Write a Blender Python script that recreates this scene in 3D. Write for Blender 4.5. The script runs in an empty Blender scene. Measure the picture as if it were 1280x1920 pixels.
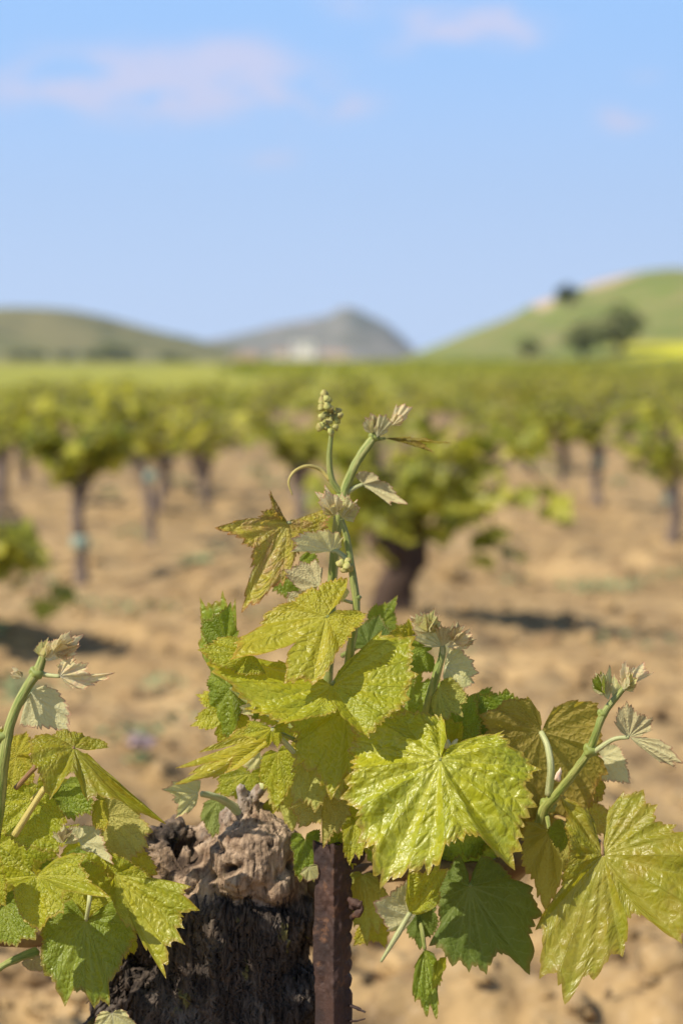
import bpy, math, random
import numpy as np
from mathutils import Vector, Matrix
from mathutils.bvhtree import BVHTree

# ------------------------------------------------------------------ camera, sky, sun, exposure
SC = bpy.context.scene
COL = SC.collection
KH = 0.2325e-3                     # slope per photo pixel
PITCH = math.atan((960 - 685) * KH)
CAMZ = 0.8
D0 = 1.35
cam_d = bpy.data.cameras.new('camera'); cam = bpy.data.objects.new('camera', cam_d); COL.objects.link(cam)
cam.location = (0, 0, CAMZ); cam.rotation_euler = (math.pi / 2 - PITCH, 0, 0)
cam_d.sensor_fit = 'VERTICAL'; cam_d.sensor_height = 22.3; cam_d.lens = 22.3 / (1920 * KH)
cam_d.clip_start = 0.05; cam_d.clip_end = 12000
cam_d.dof.use_dof = True; cam_d.dof.focus_distance = 1.33; cam_d.dof.aperture_fstop = 4.6
SC.camera = cam
SC.view_settings.view_transform = 'Standard'; SC.view_settings.look = 'None'
SC.view_settings.exposure = 0.42; SC.view_settings.gamma = 1.0
SUN = Vector((-0.62, -0.38, 0.69)).normalized()
el = math.asin(SUN.z); az = math.atan2(SUN.x, SUN.y)
sd = bpy.data.lights.new('sun', 'SUN'); sd.energy = 5.0; sd.angle = math.radians(0.5); sd.color = (1.0, 0.91, 0.76)
so = bpy.data.objects.new('sun', sd); COL.objects.link(so)
so.rotation_euler = (-SUN).to_track_quat('-Z', 'Y').to_euler()

class NT:
    """tiny node helper"""
    def __init__(s, nt):
        s.nt = nt; nt.nodes.clear()
    def n(s, typ, ins=None, **kw):
        nd = s.nt.nodes.new(typ)
        for k, v in kw.items(): setattr(nd, k, v)
        for k, v in (ins or {}).items():
            sk = nd.inputs[k]
            if isinstance(v, bpy.types.NodeSocket): s.nt.links.new(v, sk)
            elif isinstance(v, bpy.types.Node): s.nt.links.new(v.outputs[0], sk)
            else: sk.default_value = v
        return nd
    def m(s, op, a, b=0.0, c=0.0, clamp=False):
        nd = s.n('ShaderNodeMath', {0: a, 1: b, 2: c}, operation=op); nd.use_clamp = clamp
        return nd.outputs[0]
    def mix(s, f, a, b, bt='MIX'):
        nd = s.n('ShaderNodeMix', data_type='RGBA', blend_type=bt)
        for k, v in ((0, f), (6, a), (7, b)):
            sk = nd.inputs[k]
            if isinstance(v, bpy.types.NodeSocket): s.nt.links.new(v, sk)
            elif isinstance(v, (tuple, list)): sk.default_value = (*v, 1) if len(v) == 3 else v
            else: sk.default_value = v
        return nd.outputs[2]
    def ss(s, v, lo, hi, a=0.0, b=1.0):
        nd = s.n('ShaderNodeMapRange', {0: v, 1: lo, 2: hi, 3: a, 4: b}, interpolation_type='SMOOTHSTEP')
        return nd.outputs[0]
    def noise(s, vec, scale, detail=3, rough=.5, dist=0.0):
        nd = s.n('ShaderNodeTexNoise', {'Scale': scale, 'Detail': detail, 'Roughness': rough, 'Distortion': dist})
        if vec is not None: s.nt.links.new(vec, nd.inputs['Vector'])
        return nd.outputs[0]
    def mapv(s, vec, scale=(1, 1, 1), loc=(0, 0, 0), rot=(0, 0, 0)):
        return s.n('ShaderNodeMapping', {0: vec, 1: loc, 2: rot, 3: scale}).outputs[0]

W = bpy.data.worlds.new('World'); SC.world = W; W.use_nodes = True
w = NT(W.node_tree)
sky = w.n('ShaderNodeTexSky', sky_type='NISHITA', sun_disc=False, sun_elevation=el, sun_rotation=az,
          air_density=1.0, dust_density=0.6, ozone_density=2.5, altitude=50)
tc = w.n('ShaderNodeTexCoord')
sepd = w.n('ShaderNodeSeparateXYZ', {0: tc.outputs['Generated']})
# cloud coordinates: azimuth and elevation slopes
ax_ = w.m('DIVIDE', sepd.outputs[0], w.m('MAXIMUM', w.m('ABSOLUTE', sepd.outputs[1]), .05))
ez_ = w.m('DIVIDE', sepd.outputs[2], w.m('MAXIMUM', w.m('ABSOLUTE', sepd.outputs[1]), .05))
cc = w.n('ShaderNodeCombineXYZ', {0: ax_, 1: ez_, 2: 0.0}).outputs[0]
n1 = w.noise(w.mapv(cc, (1, 2.4, 1)), 30, 6, .62, .5)
n2 = w.noise(w.mapv(cc, (1, 2.0, 1), (3, 1, 0)), 9, 2, .5)
def blob(px, py, rx, ry, amp):
    X = (px - 640) * KH; Zs = (685 - py) * KH
    a = w.m('DIVIDE', w.m('SUBTRACT', ax_, X), rx * KH); b = w.m('DIVIDE', w.m('SUBTRACT', ez_, Zs), ry * KH)
    r = w.m('ADD', w.m('MULTIPLY', a, a), w.m('MULTIPLY', b, b))
    return w.m('MULTIPLY', w.m('EXPONENT', w.m('MULTIPLY', r, -1.0)), amp)
bl = None
for b_ in ((330, 165, 260, 75, .85), (130, 165, 150, 55, .5), (450, 115, 90, 45, .35), (600, 205, 110, 28, .55), (880, 55, 150, 34, .95), (945, 75, 55, 38, .5),
           (660, 15, 90, 25, .5), (1165, 228, 55, 28, .8), (500, 300, 80, 22, .45), (745, 100, 40, 25, .3), (1200, 150, 50, 20, .3), (-500, 200, 300, 90, .7), (1900, 120, 350, 60, .7)):
    v = blob(*b_); bl = v if bl is None else w.m('ADD', bl, v)
nn = w.m('ADD', w.m('MULTIPLY', n1, .85), w.m('MULTIPLY', n2, .4))
cm = w.ss(w.m('MULTIPLY', bl, w.ss(nn, .46, .76)), .04, .70, 0.0, .72)
low = w.mix(w.ss(ez_, -.01, .17), (4.5, 5.5, 7.4), (2.4, 4.15, 7.1))
skyc = w.mix(w.ss(ez_, .25, .9), low, w.mix(1.0, sky.outputs[0], (.62, .64, .70), 'MULTIPLY'))
cl = w.mix(cm, skyc, (5.1, 4.85, 6.2))
bg = w.n('ShaderNodeBackground', {0: cl, 1: 0.115})
w.n('ShaderNodeOutputWorld', {0: bg})

# ------------------------------------------------------------------ helpers
def P(px, py, dz=0.0, D=D0):
    """world point seen at a photo pixel at a given distance (dz in cm behind the vine)"""
    d = D + dz / 100.0
    sx = (px - 640) * KH; sy = (960 - py) * KH
    c, s = math.cos(PITCH), math.sin(PITCH)
    y = c + sy * s; z = -s + sy * c
    return np.array((sx / y * d, d, CAMZ + z / y * d))

def h3(i, j, k, seed):
    n = (i.astype(np.int64) * 374761393 + j.astype(np.int64) * 668265263 + k.astype(np.int64) * 2147483647 + seed * 144665) & 0xffffffff
    n = ((n ^ (n >> 13)) * 1274126177) & 0xffffffff
    n = (n ^ (n >> 16)) & 0xffff
    return n / 65535.0
def vnoise(x, y, z=None, seed=0):
    x = np.asarray(x, float); y = np.asarray(y, float) + np.zeros_like(x)
    z = np.zeros_like(x) if z is None else np.asarray(z, float) + np.zeros_like(x)
    xi, yi, zi = np.floor(x), np.floor(y), np.floor(z)
    fx, fy, fz = x - xi, y - yi, z - zi
    fx = fx * fx * fx * (fx * (fx * 6 - 15) + 10); fy = fy * fy * fy * (fy * (fy * 6 - 15) + 10); fz = fz * fz * (3 - 2 * fz)
    xi, yi, zi = xi.astype(np.int64), yi.astype(np.int64), zi.astype(np.int64)
    r = 0
    for a in (0, 1):
        for b in (0, 1):
            for c in (0, 1):
                wgt = (fx if a else 1 - fx) * (fy if b else 1 - fy) * (fz if c else 1 - fz)
                r = r + wgt * h3(xi + a, yi + b, zi + c, seed)
    return r * 2 - 1
def fbm(x, y, z=None, o=4, seed=0, gain=.5):
    r = 0; a = 1.0
    for i in range(o):
        f = 2.03 ** i
        r = r + a * vnoise(x * f, y * f, None if z is None else z * f, seed + i); a *= gain
    return r

def mesh_np(name, V, F, mats, parent=None, smooth=True, uv=None, uv2=None, mi=None, attr=None, loc=None):
    """F: (n,k) int array or list of such arrays; uv arrays are per vertex, or per loop"""
    me = bpy.data.meshes.new(name)
    V = np.asarray(V, np.float32)
    Fs = F if isinstance(F, list) else [F]
    Fs = [np.asarray(f, np.int32) for f in Fs if len(f)]
    loops = np.concatenate([f.ravel() for f in Fs]); tot = np.concatenate([np.full(len(f), f.shape[1], np.int32) for f in Fs])
    st = np.concatenate([[0], np.cumsum(tot)[:-1]]).astype(np.int32)
    me.vertices.add(len(V)); me.vertices.foreach_set('co', V.ravel())
    me.loops.add(len(loops)); me.loops.foreach_set('vertex_index', loops)
    me.polygons.add(len(tot)); me.polygons.foreach_set('loop_start', st)
    if mi is not None: me.polygons.foreach_set('material_index', np.asarray(mi, np.int32))
    me.polygons.foreach_set('use_smooth', np.full(len(tot), smooth))
    for nm, u in (('uv', uv), ('veins', uv2)):
        if u is not None:
            l = me.uv_layers.new(name=nm)
            u = np.asarray(u, np.float32)
            if len(u) == len(V): u = u[loops]
            l.data.foreach_set('uv', u.ravel())
    for k, a in (attr or {}).items():
        at = me.attributes.new(k, 'FLOAT', 'POINT'); at.data.foreach_set('value', np.asarray(a, np.float32))
    for m_ in (mats if isinstance(mats, (list, tuple)) else [mats]): me.materials.append(m_)
    me.update(calc_edges=True); me.validate()
    o = bpy.data.objects.new(name, me); COL.objects.link(o)
    put(o, parent)
    return o
def put(o, parent):
    if parent is not None:
        o.parent = parent
        o.matrix_parent_inverse = Matrix.Translation(-Vector(WL.get(parent.name, (0, 0, 0))))
WL = {}
def empty(name, loc, label=None, cat=None, group=None):
    o = bpy.data.objects.new(name, None); COL.objects.link(o); o.location = loc; o.empty_display_size = .05
    WL[o.name] = tuple(loc)
    tag(o, label, cat, group); return o
def tag(o, label=None, cat=None, group=None, kind=None):
    if label: o['label'] = label
    if cat: o['category'] = cat
    if group: o['group'] = group
    if kind: o['kind'] = kind
    return o

def catmull(pts, n):
    pts = np.asarray(pts, float)
    if len(pts) == 2: pts = np.array([pts[0], (pts[0] + pts[1]) / 2, pts[1]])
    p = np.vstack([2 * pts[0] - pts[1], pts, 2 * pts[-1] - pts[-2]])
    out = []
    for i in range(1, len(p) - 2):
        for t in np.linspace(0, 1, n, endpoint=False):
            out.append(.5 * ((2 * p[i]) + (-p[i-1] + p[i+1]) * t + (2*p[i-1] - 5*p[i] + 4*p[i+1] - p[i+2]) * t*t + (-p[i-1] + 3*p[i] - 3*p[i+1] + p[i+2]) * t**3))
    out.append(p[-2]); return np.array(out)
def tube(pts, rad, n=8, sides=10, rough=0.0, seed=0, flat=1.0):
    """returns V,F,UV of a tapered tube through pts (rad per control point)"""
    C = catmull(pts, n); rr = np.interp(np.linspace(0, 1, len(C)), np.linspace(0, 1, len(rad)), rad)
    T = np.gradient(C, axis=0); T /= np.linalg.norm(T, axis=1)[:, None] + 1e-9
    up = np.array((0.13, -1, 0.21)); V = []; 
    a = np.linspace(0, 2 * np.pi, sides, endpoint=False)
    L = np.concatenate([[0], np.cumsum(np.linalg.norm(np.diff(C, axis=0), axis=1))])
    for i in range(len(C)):
        x = np.cross(T[i], up); x /= np.linalg.norm(x) + 1e-9; y = np.cross(T[i], x)
        r = rr[i]
        if rough: r = r * (1 + rough * vnoise(np.cos(a) * 2 + 5, np.sin(a) * 2, np.full(sides, L[i] / max(rr.mean(), 1e-4) * .6), seed))
        V.append(C[i] + (np.cos(a) * r)[:, None] * x + (np.sin(a) * r * flat)[:, None] * y)
    V = np.concatenate(V); nC = len(C)
    i, j = np.meshgrid(np.arange(nC - 1), np.arange(sides), indexing='ij'); j2 = (j + 1) % sides
    F = np.stack([i * sides + j, i * sides + j2, (i + 1) * sides + j2, (i + 1) * sides + j], -1).reshape(-1, 4)
    uv = np.stack([np.tile(a / 6.2832, nC), np.repeat(L, sides) * 10], -1)
    V = np.vstack([V, C[:1] - T[:1] * rr[0] * .4, C[-1:] + T[-1:] * rr[-1] * .5]); uv = np.vstack([uv, [[0, 0], [0, 0]]])
    k = np.arange(sides); k2 = (k + 1) % sides; b = (nC - 1) * sides
    t1 = np.stack([k2, k, np.full(sides, len(V) - 2)], -1); t2 = np.stack([b + k, b + k2, np.full(sides, len(V) - 1)], -1)
    return V, [F, np.vstack([t1, t2])], uv
def join(parts):
    """parts: list of (V, [F...], uv or None, mat_index)"""
    V = []; Q = []; T = []; U = []; mq = []; mt = []; o = 0
    for v, f, u, mi in parts:
        f = f if isinstance(f, list) else [f]
        for a in f:
            a = np.asarray(a)
            if a.size == 0: continue
            (Q if a.shape[1] == 4 else T).append(a + o); (mq if a.shape[1] == 4 else mt).append(np.full(len(a), mi))
        V.append(v); U.append(u if u is not None else np.zeros((len(v), 2))); o += len(v)
    F = []; M = []
    if Q: F.append(np.vstack(Q)); M.append(np.concatenate(mq))
    if T: F.append(np.vstack(T)); M.append(np.concatenate(mt))
    return np.vstack(V), F, np.vstack(U), np.concatenate(M)
def ico(c, r, seed=0, rough=.15, n=10, m=7):
    c = np.asarray(c, float); r = np.broadcast_to(np.asarray(r, float), (3,))
    th, ph = np.meshgrid(np.linspace(0, 2 * np.pi, n, endpoint=False), np.linspace(0, np.pi, m), indexing='ij')
    d = np.stack([np.cos(th) * np.sin(ph), np.sin(th) * np.sin(ph), np.cos(ph)], -1).reshape(-1, 3)
    k = 1 + rough * vnoise(d[:, 0] * 1.7 + seed, d[:, 1] * 1.7, d[:, 2] * 1.7, seed)
    V = c + d * r * k[:, None]
    i, j = np.meshgrid(np.arange(n), np.arange(m - 1), indexing='ij'); i2 = (i + 1) % n
    F = np.stack([i * m + j, i * m + j + 1, i2 * m + j + 1, i2 * m + j], -1).reshape(-1, 4)
    return V, F, None

# ------------------------------------------------------------------ materials
def mat(name):
    m = bpy.data.materials.new(name); m.use_nodes = True
    return m, NT(m.node_tree)
def out(n, sh, disp=None): n.n('ShaderNodeOutputMaterial', {0: sh})
def simple(name, c1, c2, scale=20, rough=.8, bump=.3, bd=.002, coord='Object', stretch=(1, 1, 1), spec=.3, det=5):
    m, n = mat(name); tc = n.n('ShaderNodeTexCoord'); v = n.mapv(tc.outputs[coord], stretch)
    f = n.noise(v, scale, det, .6); col = n.mix(n.ss(f, .3, .7), c1, c2)
    b = n.n('ShaderNodeBump', {'Strength': bump, 'Distance': bd, 'Height': n.noise(v, scale * 3, 4)})
    p = n.n('ShaderNodeBsdfPrincipled', {'Base Color': col, 'Roughness': rough, 'Specular IOR Level': spec, 'Normal': b.outputs[0]})
    out(n, p); return m

def leaf_mat(name, c1, c2, under, edge=(.42, .17, .05), rough=.36, trans=.42, tcol=None, bump=1.0, blotch=None, bamt=0.0, edgew=.5, vein=None, spec=.5, sheen=0.0):
    m, n = mat(name)
    uv = n.n('ShaderNodeUVMap', uv_map='uv').outputs[0]; vv = n.n('ShaderNodeUVMap', uv_map='veins').outputs[0]
    s = n.n('ShaderNodeSeparateXYZ', {0: vv}); u, v = s.outputs[0], s.outputs[1]; av = n.m('ABSOLUTE', v)
    obj = n.n('ShaderNodeObjectInfo').outputs['Random']
    wob = n.noise(uv, 5, 2); wv = n.m('MULTIPLY', n.m('SUBTRACT', wob, .5), .22)
    prim = n.ss(av, .006, .022, 1.0, 0.0)
    prim = n.m('MULTIPLY', prim, n.ss(u, .0, 1.0, 1.0, .35))
    side = n.m('MULTIPLY', n.ss(v, -.001, .001), .5)
    ph = n.m('ADD', n.m('MULTIPLY', n.m('ADD', n.m('SUBTRACT', u, n.m('MULTIPLY', av, .95)), wv), 6.5), side)
    fr = n.m('SUBTRACT', n.m('FRACT', n.m('ADD', ph, .5)), .5); dsec = n.m('ABSOLUTE', fr)
    sec = n.m('MULTIPLY', n.ss(dsec, .015, .085, 1.0, 0.0), n.ss(av, .55, .0, 0.15, .8))
    vor = n.n('ShaderNodeTexVoronoi', {'Scale': 12.5, 'Randomness': 1.0}, feature='DISTANCE_TO_EDGE')
    warp = n.mix(.06, uv, n.n('ShaderNodeTexNoise', {'Scale': 7.0}).outputs[1])
    n.nt.links.new(warp, vor.inputs['Vector'])
    ter = n.ss(vor.outputs[0], .0, .09, .55, 0.0)
    v2 = n.n('ShaderNodeTexVoronoi', {'Scale': 38.0}, feature='DISTANCE_TO_EDGE'); n.nt.links.new(warp, v2.inputs['Vector'])
    t2 = n.ss(v2.outputs[0], .0, .12, .3, 0.0)
    veins = n.m('MAXIMUM', n.m('MAXIMUM', prim, sec), n.m('MAXIMUM', n.m('MULTIPLY', ter, .35), n.m('MULTIPLY', t2, .25)))
    big = n.noise(uv, 2.3, 3, .55)
    col = n.mix(n.ss(n.m('ADD', big, n.m('MULTIPLY', obj, .12)), .38, .68), c1, c2)
    fine = n.noise(uv, 30, 4, .6)
    col = n.mix(n.m('MULTIPLY', n.ss(fine, .35, .75), .28), col, tuple(c * .62 for c in c1))
    if blotch: col = n.mix(n.ss(n.noise(uv, 3.3, 4, .65), .42, .66, 0, bamt), col, blotch)
    rim = n.n('ShaderNodeAttribute', attribute_name='rim').outputs['Fac']
    e = n.m('MULTIPLY', n.ss(n.m('ADD', rim, n.m('MULTIPLY', n.m('SUBTRACT', fine, .5), .10)), .90, 1.02), edgew)
    vc = vein or (min(.72, c1[0] * 1.3 + .10), min(.75, c1[1] * 1.25 + .10), c1[2] + .07)
    col = n.mix(n.m('MULTIPLY', veins, .5), col, vc)
    col = n.mix(e, col, edge)
    spots = n.ss(n.noise(n.mapv(uv, (1, 1, 1), (7, 3, 0)), 17, 2, .5), .735, .77, 0, .8)
    col = n.mix(spots, col, (.13, .06, .025))
    und = n.mix(n.m('MULTIPLY', veins, .8), n.mix(n.m('MULTIPLY', fine, .5), under, tuple(c * .8 for c in under)), tuple(min(.7, c * 1.35 + .03) for c in under))
    und = n.mix(e, und, edge)
    bf = n.n('ShaderNodeNewGeometry').outputs['Backfacing']
    colf = n.mix(bf, col, und)
    # relief: cushions between the veins
    cu = n.ss(vor.outputs[0], 0.0, .32); cs = n.ss(dsec, .0, .34)
    hgt = n.m('ADD', n.m('MULTIPLY', cu, .8), n.m('MULTIPLY', cs, .42))
    hgt = n.m('ADD', hgt, n.m('MULTIPLY', n.ss(v2.outputs[0], 0, .25), .16))
    hgt = n.m('SUBTRACT', hgt, n.m('MULTIPLY', prim, .5))
    hgt = n.m('ADD', hgt, n.m('MULTIPLY', fine, .12))
    b = n.n('ShaderNodeBump', {'Strength': min(1, .9 * bump), 'Distance': .0006 * bump, 'Height': hgt})
    rg = n.m('ADD', n.m('MULTIPLY', bf, .25), n.m('ADD', rough - .06, n.m('MULTIPLY', fine, .14)))
    p = n.n('ShaderNodeBsdfPrincipled', {'Base Color': colf, 'Roughness': rg, 'Specular IOR Level': spec * 1.25, 'Normal': b.outputs[0], 'Sheen Weight': sheen, 'Sheen Roughness': .5})
    tl = tcol or (min(1, c1[0] * 1.7), min(1, c1[1] * 1.6), c1[2] * .8)
    tcl = n.mix(.55, colf, tl); tcl = n.mix(n.m('MULTIPLY', veins, .45), tcl, (tl[0] * .35, tl[1] * .45, tl[2] * .5))
    tcl = n.mix(n.m('MULTIPLY', e, .6), tcl, edge)
    tr = n.n('ShaderNodeBsdfTranslucent', {0: tcl, 1: b.outputs[0]})
    mx = n.n('ShaderNodeMixShader', {0: trans, 1: p.outputs[0], 2: tr.outputs[0]})
    out(n, mx); return m

M = {}
M['lime'] = leaf_mat('leaf_lime', (.47, .46, .024), (.35, .39, .02), (.46, .47, .10), trans=.5, tcol=(.84, .78, .03))
M['gold'] = leaf_mat('leaf_gold', (.52, .45, .03), (.42, .41, .028), (.48, .44, .11), edge=(.5, .22, .05), trans=.5, tcol=(.86, .72, .04), edgew=.6)
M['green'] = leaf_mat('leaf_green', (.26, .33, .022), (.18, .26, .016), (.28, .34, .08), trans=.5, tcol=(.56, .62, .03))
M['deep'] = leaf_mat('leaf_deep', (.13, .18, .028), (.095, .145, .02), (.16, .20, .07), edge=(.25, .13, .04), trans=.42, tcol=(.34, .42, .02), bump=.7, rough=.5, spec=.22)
M['bronze'] = leaf_mat('leaf_bronze', (.35, .29, .03), (.29, .28, .025), (.37, .29, .05), edge=(.30, .10, .03), blotch=(.32, .17, .05), bamt=.45, trans=.58, tcol=(.76, .58, .03))
M['gloss'] = leaf_mat('leaf_gloss', (.44, .45, .02), (.33, .38, .018), (.42, .44, .10), trans=.42, tcol=(.74, .72, .03), bump=1.0, rough=.36, spec=.6)
M['olive'] = leaf_mat('leaf_olive', (.36, .34, .022), (.29, .31, .018), (.37, .35, .06), edge=(.34, .16, .03), trans=.5, tcol=(.66, .58, .03), blotch=(.36, .24, .03), bamt=.4, bump=.8)
M['mottle'] = leaf_mat('leaf_mottle', (.47, .43, .04), (.42, .33, .07), (.48, .42, .12), edge=(.40, .12, .05), blotch=(.44, .22, .12), bamt=.75, bump=1.5, trans=.5, tcol=(.84, .62, .07), edgew=.8)
M['pale'] = leaf_mat('leaf_pale', (.68, .63, .28), (.58, .56, .20), (.66, .61, .31), edge=(.5, .2, .14), rough=.62, trans=.45, tcol=(.86, .80, .28), bump=.7, edgew=.9, sheen=.1, vein=(.66, .68, .48))
M['pink'] = leaf_mat('leaf_pink', (.82, .72, .36), (.76, .64, .28), (.82, .70, .36), edge=(.62, .20, .12), rough=.6, trans=.45, tcol=(.90, .78, .40), bump=.7, blotch=(.76, .42, .30), bamt=.5, edgew=.75, sheen=.1, vein=(.7, .68, .55))
M['tan'] = leaf_mat('leaf_tan', (.54, .44, .19), (.44, .38, .15), (.56, .48, .23), edge=(.26, .06, .04), rough=.6, trans=.34, tcol=(.5, .42, .22), bump=.8, blotch=(.32, .2, .13), bamt=.5, edgew=.8, sheen=.1)
M['stem'] = simple('stem_green', (.13, .19, .03), (.38, .38, .12), 6, .5, .9, .0009, 'UV', (1.6, .7, 1), .4)
M['stem_pale'] = simple('stem_pale', (.34, .38, .15), (.50, .50, .27), 6, .6, .8, .0007, 'UV', (1.6, .7, 1), .3)
M['stem_gold'] = simple('stem_gold', (.48, .40, .10), (.55, .45, .16), 6, .45, .7, .0007, 'UV', (1.5, .7, 1), .4)
M['stem_red'] = simple('stem_red', (.22, .10, .05), (.32, .24, .09), 6, .5, .7, .0007, 'UV', (1.5, .7, 1), .4)
M['bud'] = simple('bud_fuzz', (.66, .60, .42), (.52, .50, .28), 260, .75, .6, .0006)
M['bud_pink'] = simple('bud_pink', (.68, .58, .42), (.60, .36, .27), 190, .7, .6, .0006)
M['flower'] = simple('flower_bud', (.40, .42, .12), (.30, .24, .08), 220, .6, .5, .0005)

# ------------------------------------------------------------------ grape leaf
def norm(v): return v / (np.linalg.norm(v) + 1e-12)
def rotv(v, ax, a):
    ax = norm(ax); return v * math.cos(a) + np.cross(ax, v) * math.sin(a) + ax * (ax @ v) * (1 - math.cos(a))
LSEED = [0]
def leaf(parent, base, tips, m='lime', sin=.60, q=.9, amp=.10, tooth=8.0, bulge=.05, droop=.05, ruf=.02, under=False, pet=None,
         petr=.0014, petm='stem', NR=24, ext=(38, 38), name='leaf', label=None, fold=0.0, hint=None, D=D0, sins=None, rug=.28, pete=1.15):
    """grape leaf: junction point and the 3D tips of its lobes in order round the blade"""
    LSEED[0] += 1; sd_ = LSEED[0] * 7 + 3; rnd = random.Random(sd_)
    B = P(*base, D=D) if len(base) == 3 and not isinstance(base, np.ndarray) else (np.array(base) if isinstance(base, np.ndarray) else P(*base, D=D))
    T = [(t - B) if isinstance(t, np.ndarray) else P(*t, D=D) - B for t in tips]
    N = len(T)
    view = norm(np.array(cam.location) - B) if hint is None else norm(np.array(hint, float))
    segn = [np.cross(T[i], T[i + 1]) for i in range(N - 1)]
    avg = norm(sum(segn))
    s = 1.0 if avg @ view > 0 else -1.0
    if under: s = -s
    nv = []
    for i in range(N):
        a = segn[max(0, i - 1)]; b = segn[min(N - 2, i)]; c = norm(a) + norm(b) + avg * 1.2
        nv.append(norm(c) * s)
    # boundary vectors of the basal sinus
    T0 = rotv(T[0], np.cross(T[1], T[0]), math.radians(ext[0])) * .55
    T1 = rotv(T[-1], np.cross(T[-2], T[-1]), math.radians(ext[1])) * .55
    VV = [T0] + T + [T1]; NN = [nv[0]] + nv + [nv[-1]]
    VV = [np.array(v, float) for v in VV]
    ang = [math.acos(max(-1, min(1, norm(VV[i]) @ norm(VV[i + 1])))) for i in range(len(VV) - 1)]
    R = float(np.mean([np.linalg.norm(t) for t in T]))
    th = []; pos = []; nor = []; fr = []; ca = []; near = []; c0 = -sum(ang) / 2
    tipang = [c0 + sum(ang[:i]) for i in range(len(VV))]
    for i, A in enumerate(ang):
        k = max(6, int(A / math.radians(1.15))) if NR > 14 else max(5, int(A / math.radians(2.4)))
        last = i == len(ang) - 1
        t = np.linspace(0, 1, k, endpoint=last)
        a, b = VV[i], VV[i + 1]; la, lb = np.linalg.norm(a), np.linalg.norm(b)
        if A < 1e-3: d = a[None] / la + t[:, None] * 0
        else: d = (np.sin((1 - t) * A)[:, None] * a / la + np.sin(t * A)[:, None] * b / lb) / math.sin(A)
        tt = t * t * (3 - 2 * t)
        L = la + (lb - la) * tt
        if i in (0, len(ang) - 1):  # basal
            f = np.ones_like(t) if True else 0
            e_ = t if i == 0 else 1 - t
            f = .72 + .28 * e_ ** 1.6
        else:
            S = (sins[i - 1] if sins else sin); S = (1 - (1 - S) * (.62 if S > .6 else .9)) * (1 - .25 * max(0, (math.degrees(A) - 60) / 60))
            wv = np.abs(2 * t - 1); f = S + (1 - S) * (.78 * wv ** (q * .7) + .22 * wv ** 3)
            if S < .75: f = f * (1 - .10 * np.exp(-(wv / .10) ** 2))
        nt = max(1, round(math.degrees(A) / tooth))
        tw = t + .35 / nt * np.sin(t * 2 * np.pi * (1 + (i % 2)) + i) * (t * (1 - t)) * 4
        phs = tw * nt; tri = np.abs(2 * (phs - np.floor(phs)) - 1)
        kk = np.round(phs).astype(int); rr = np.array([.65 + .7 * random.Random(sd_ * 31 + i * 17 + int(x)).random() for x in kk])
        f = f * (1 - amp * rr * (1 - tri ** .8))
        th.append(c0 + sum(ang[:i]) + t * A); fr.append(f * 1.0)
        pos.append(d * (L * f)[:, None]); nor.append((1 - tt)[:, None] * NN[i] + tt[:, None] * NN[i + 1])
    th = np.concatenate(th); fr = np.concatenate(fr); pos = np.concatenate(pos); nor = np.concatenate(nor)
    nor /= np.linalg.norm(nor, axis=1)[:, None]
    K = len(th); rho = np.linspace(0.0, 1, NR) ** .92; rho[0] = .015
    ta = np.array(tipang[1:-1])
    rc = rho[:, None] * fr[None]                                    # canonical radius
    cx = rc * np.cos(th)[None]; cy = rc * np.sin(th)[None]
    dang = th[:, None] - ta[None]; ni = np.abs(dang).argmin(1); da = dang[np.arange(K), ni]
    uu = rc * np.cos(da)[None]; vvv = rc * np.sin(da)[None]
    big = vnoise(cx * 2.2 + sd_, cy * 2.2, None, 5) * .8 + vnoise(cx * 5 + sd_, cy * 5, None, 9) * .35
    av = np.abs(vvv)
    phs = (uu - .95 * av) * 6.5 + np.where(vvv > 0, .5, 0); dsec = np.abs((phs + .5) % 1 - .5)
    crease = 1 - np.exp(-(av / (.05 + .10 * rc)) ** 2)
    disp = R * (bulge * crease * np.minimum(1, rc * 2.2) * 1.0 + .009 * rug * np.minimum(1, dsec / .3) * crease * np.minimum(1, av / .08)
                - droop * rc ** 2 + ruf * rho[:, None] ** 3 * np.sin(th * 7 + sd_)[None] + ruf * .6 * rho[:, None] ** 3 * np.sin(th * 17 + sd_ * 2)[None]
                + .05 * big * np.minimum(1, rc * 1.5) + .013 * rug * vnoise(cx * 11 + 2 * sd_, cy * 11, None, 3) + .006 * rug * vnoise(cx * 24, cy * 24, None, 4))
    if fold: disp = disp + R * fold * np.abs(cy)
    V = B + rho[:, None, None] * pos[None] + disp[..., None] * nor[None]
    V = V.reshape(-1, 3)
    i, j = np.meshgrid(np.arange(NR - 1), np.arange(K - 1), indexing='ij')
    F = np.stack([i * K + j, (i + 1) * K + j, (i + 1) * K + j + 1, i * K + j + 1], -1).reshape(-1, 4)
    fn = np.cross(V[F[:, 1]] - V[F[:, 0]], V[F[:, 2]] - V[F[:, 0]]).mean(0)
    if fn @ (avg * s) < 0: F = F[:, ::-1]
    uv = np.stack([cx, cy], -1).reshape(-1, 2) + .5 + (sd_ % 17) * 1.0
    uv2 = np.stack([uu, vvv], -1).reshape(-1, 2)
    rim = np.repeat(rho, K)
    parts = [(V, F, uv, 0)]; nv_ = len(V)
    if pet is not None:
        pts = [B + norm(avg) * 0] + [x if isinstance(x, np.ndarray) else P(*x, D=D) for x in pet]
        tv, tf, tu = tube(pts, [petr * .8, petr, petr * pete], 8, 8)
        parts.append((tv, tf, tu, 1))
    Vj, Fj, Uj, Mj = join(parts)
    U2 = np.zeros((len(Vj), 2)); U2[:nv_] = uv2
    rj = np.zeros(len(Vj)); rj[:nv_] = rim
    o = mesh_np(name, Vj, Fj, [M[m], M[petm]], parent, True, Uj, U2, Mj, {'rim': rj})
    if label: o['label'] = label
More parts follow.
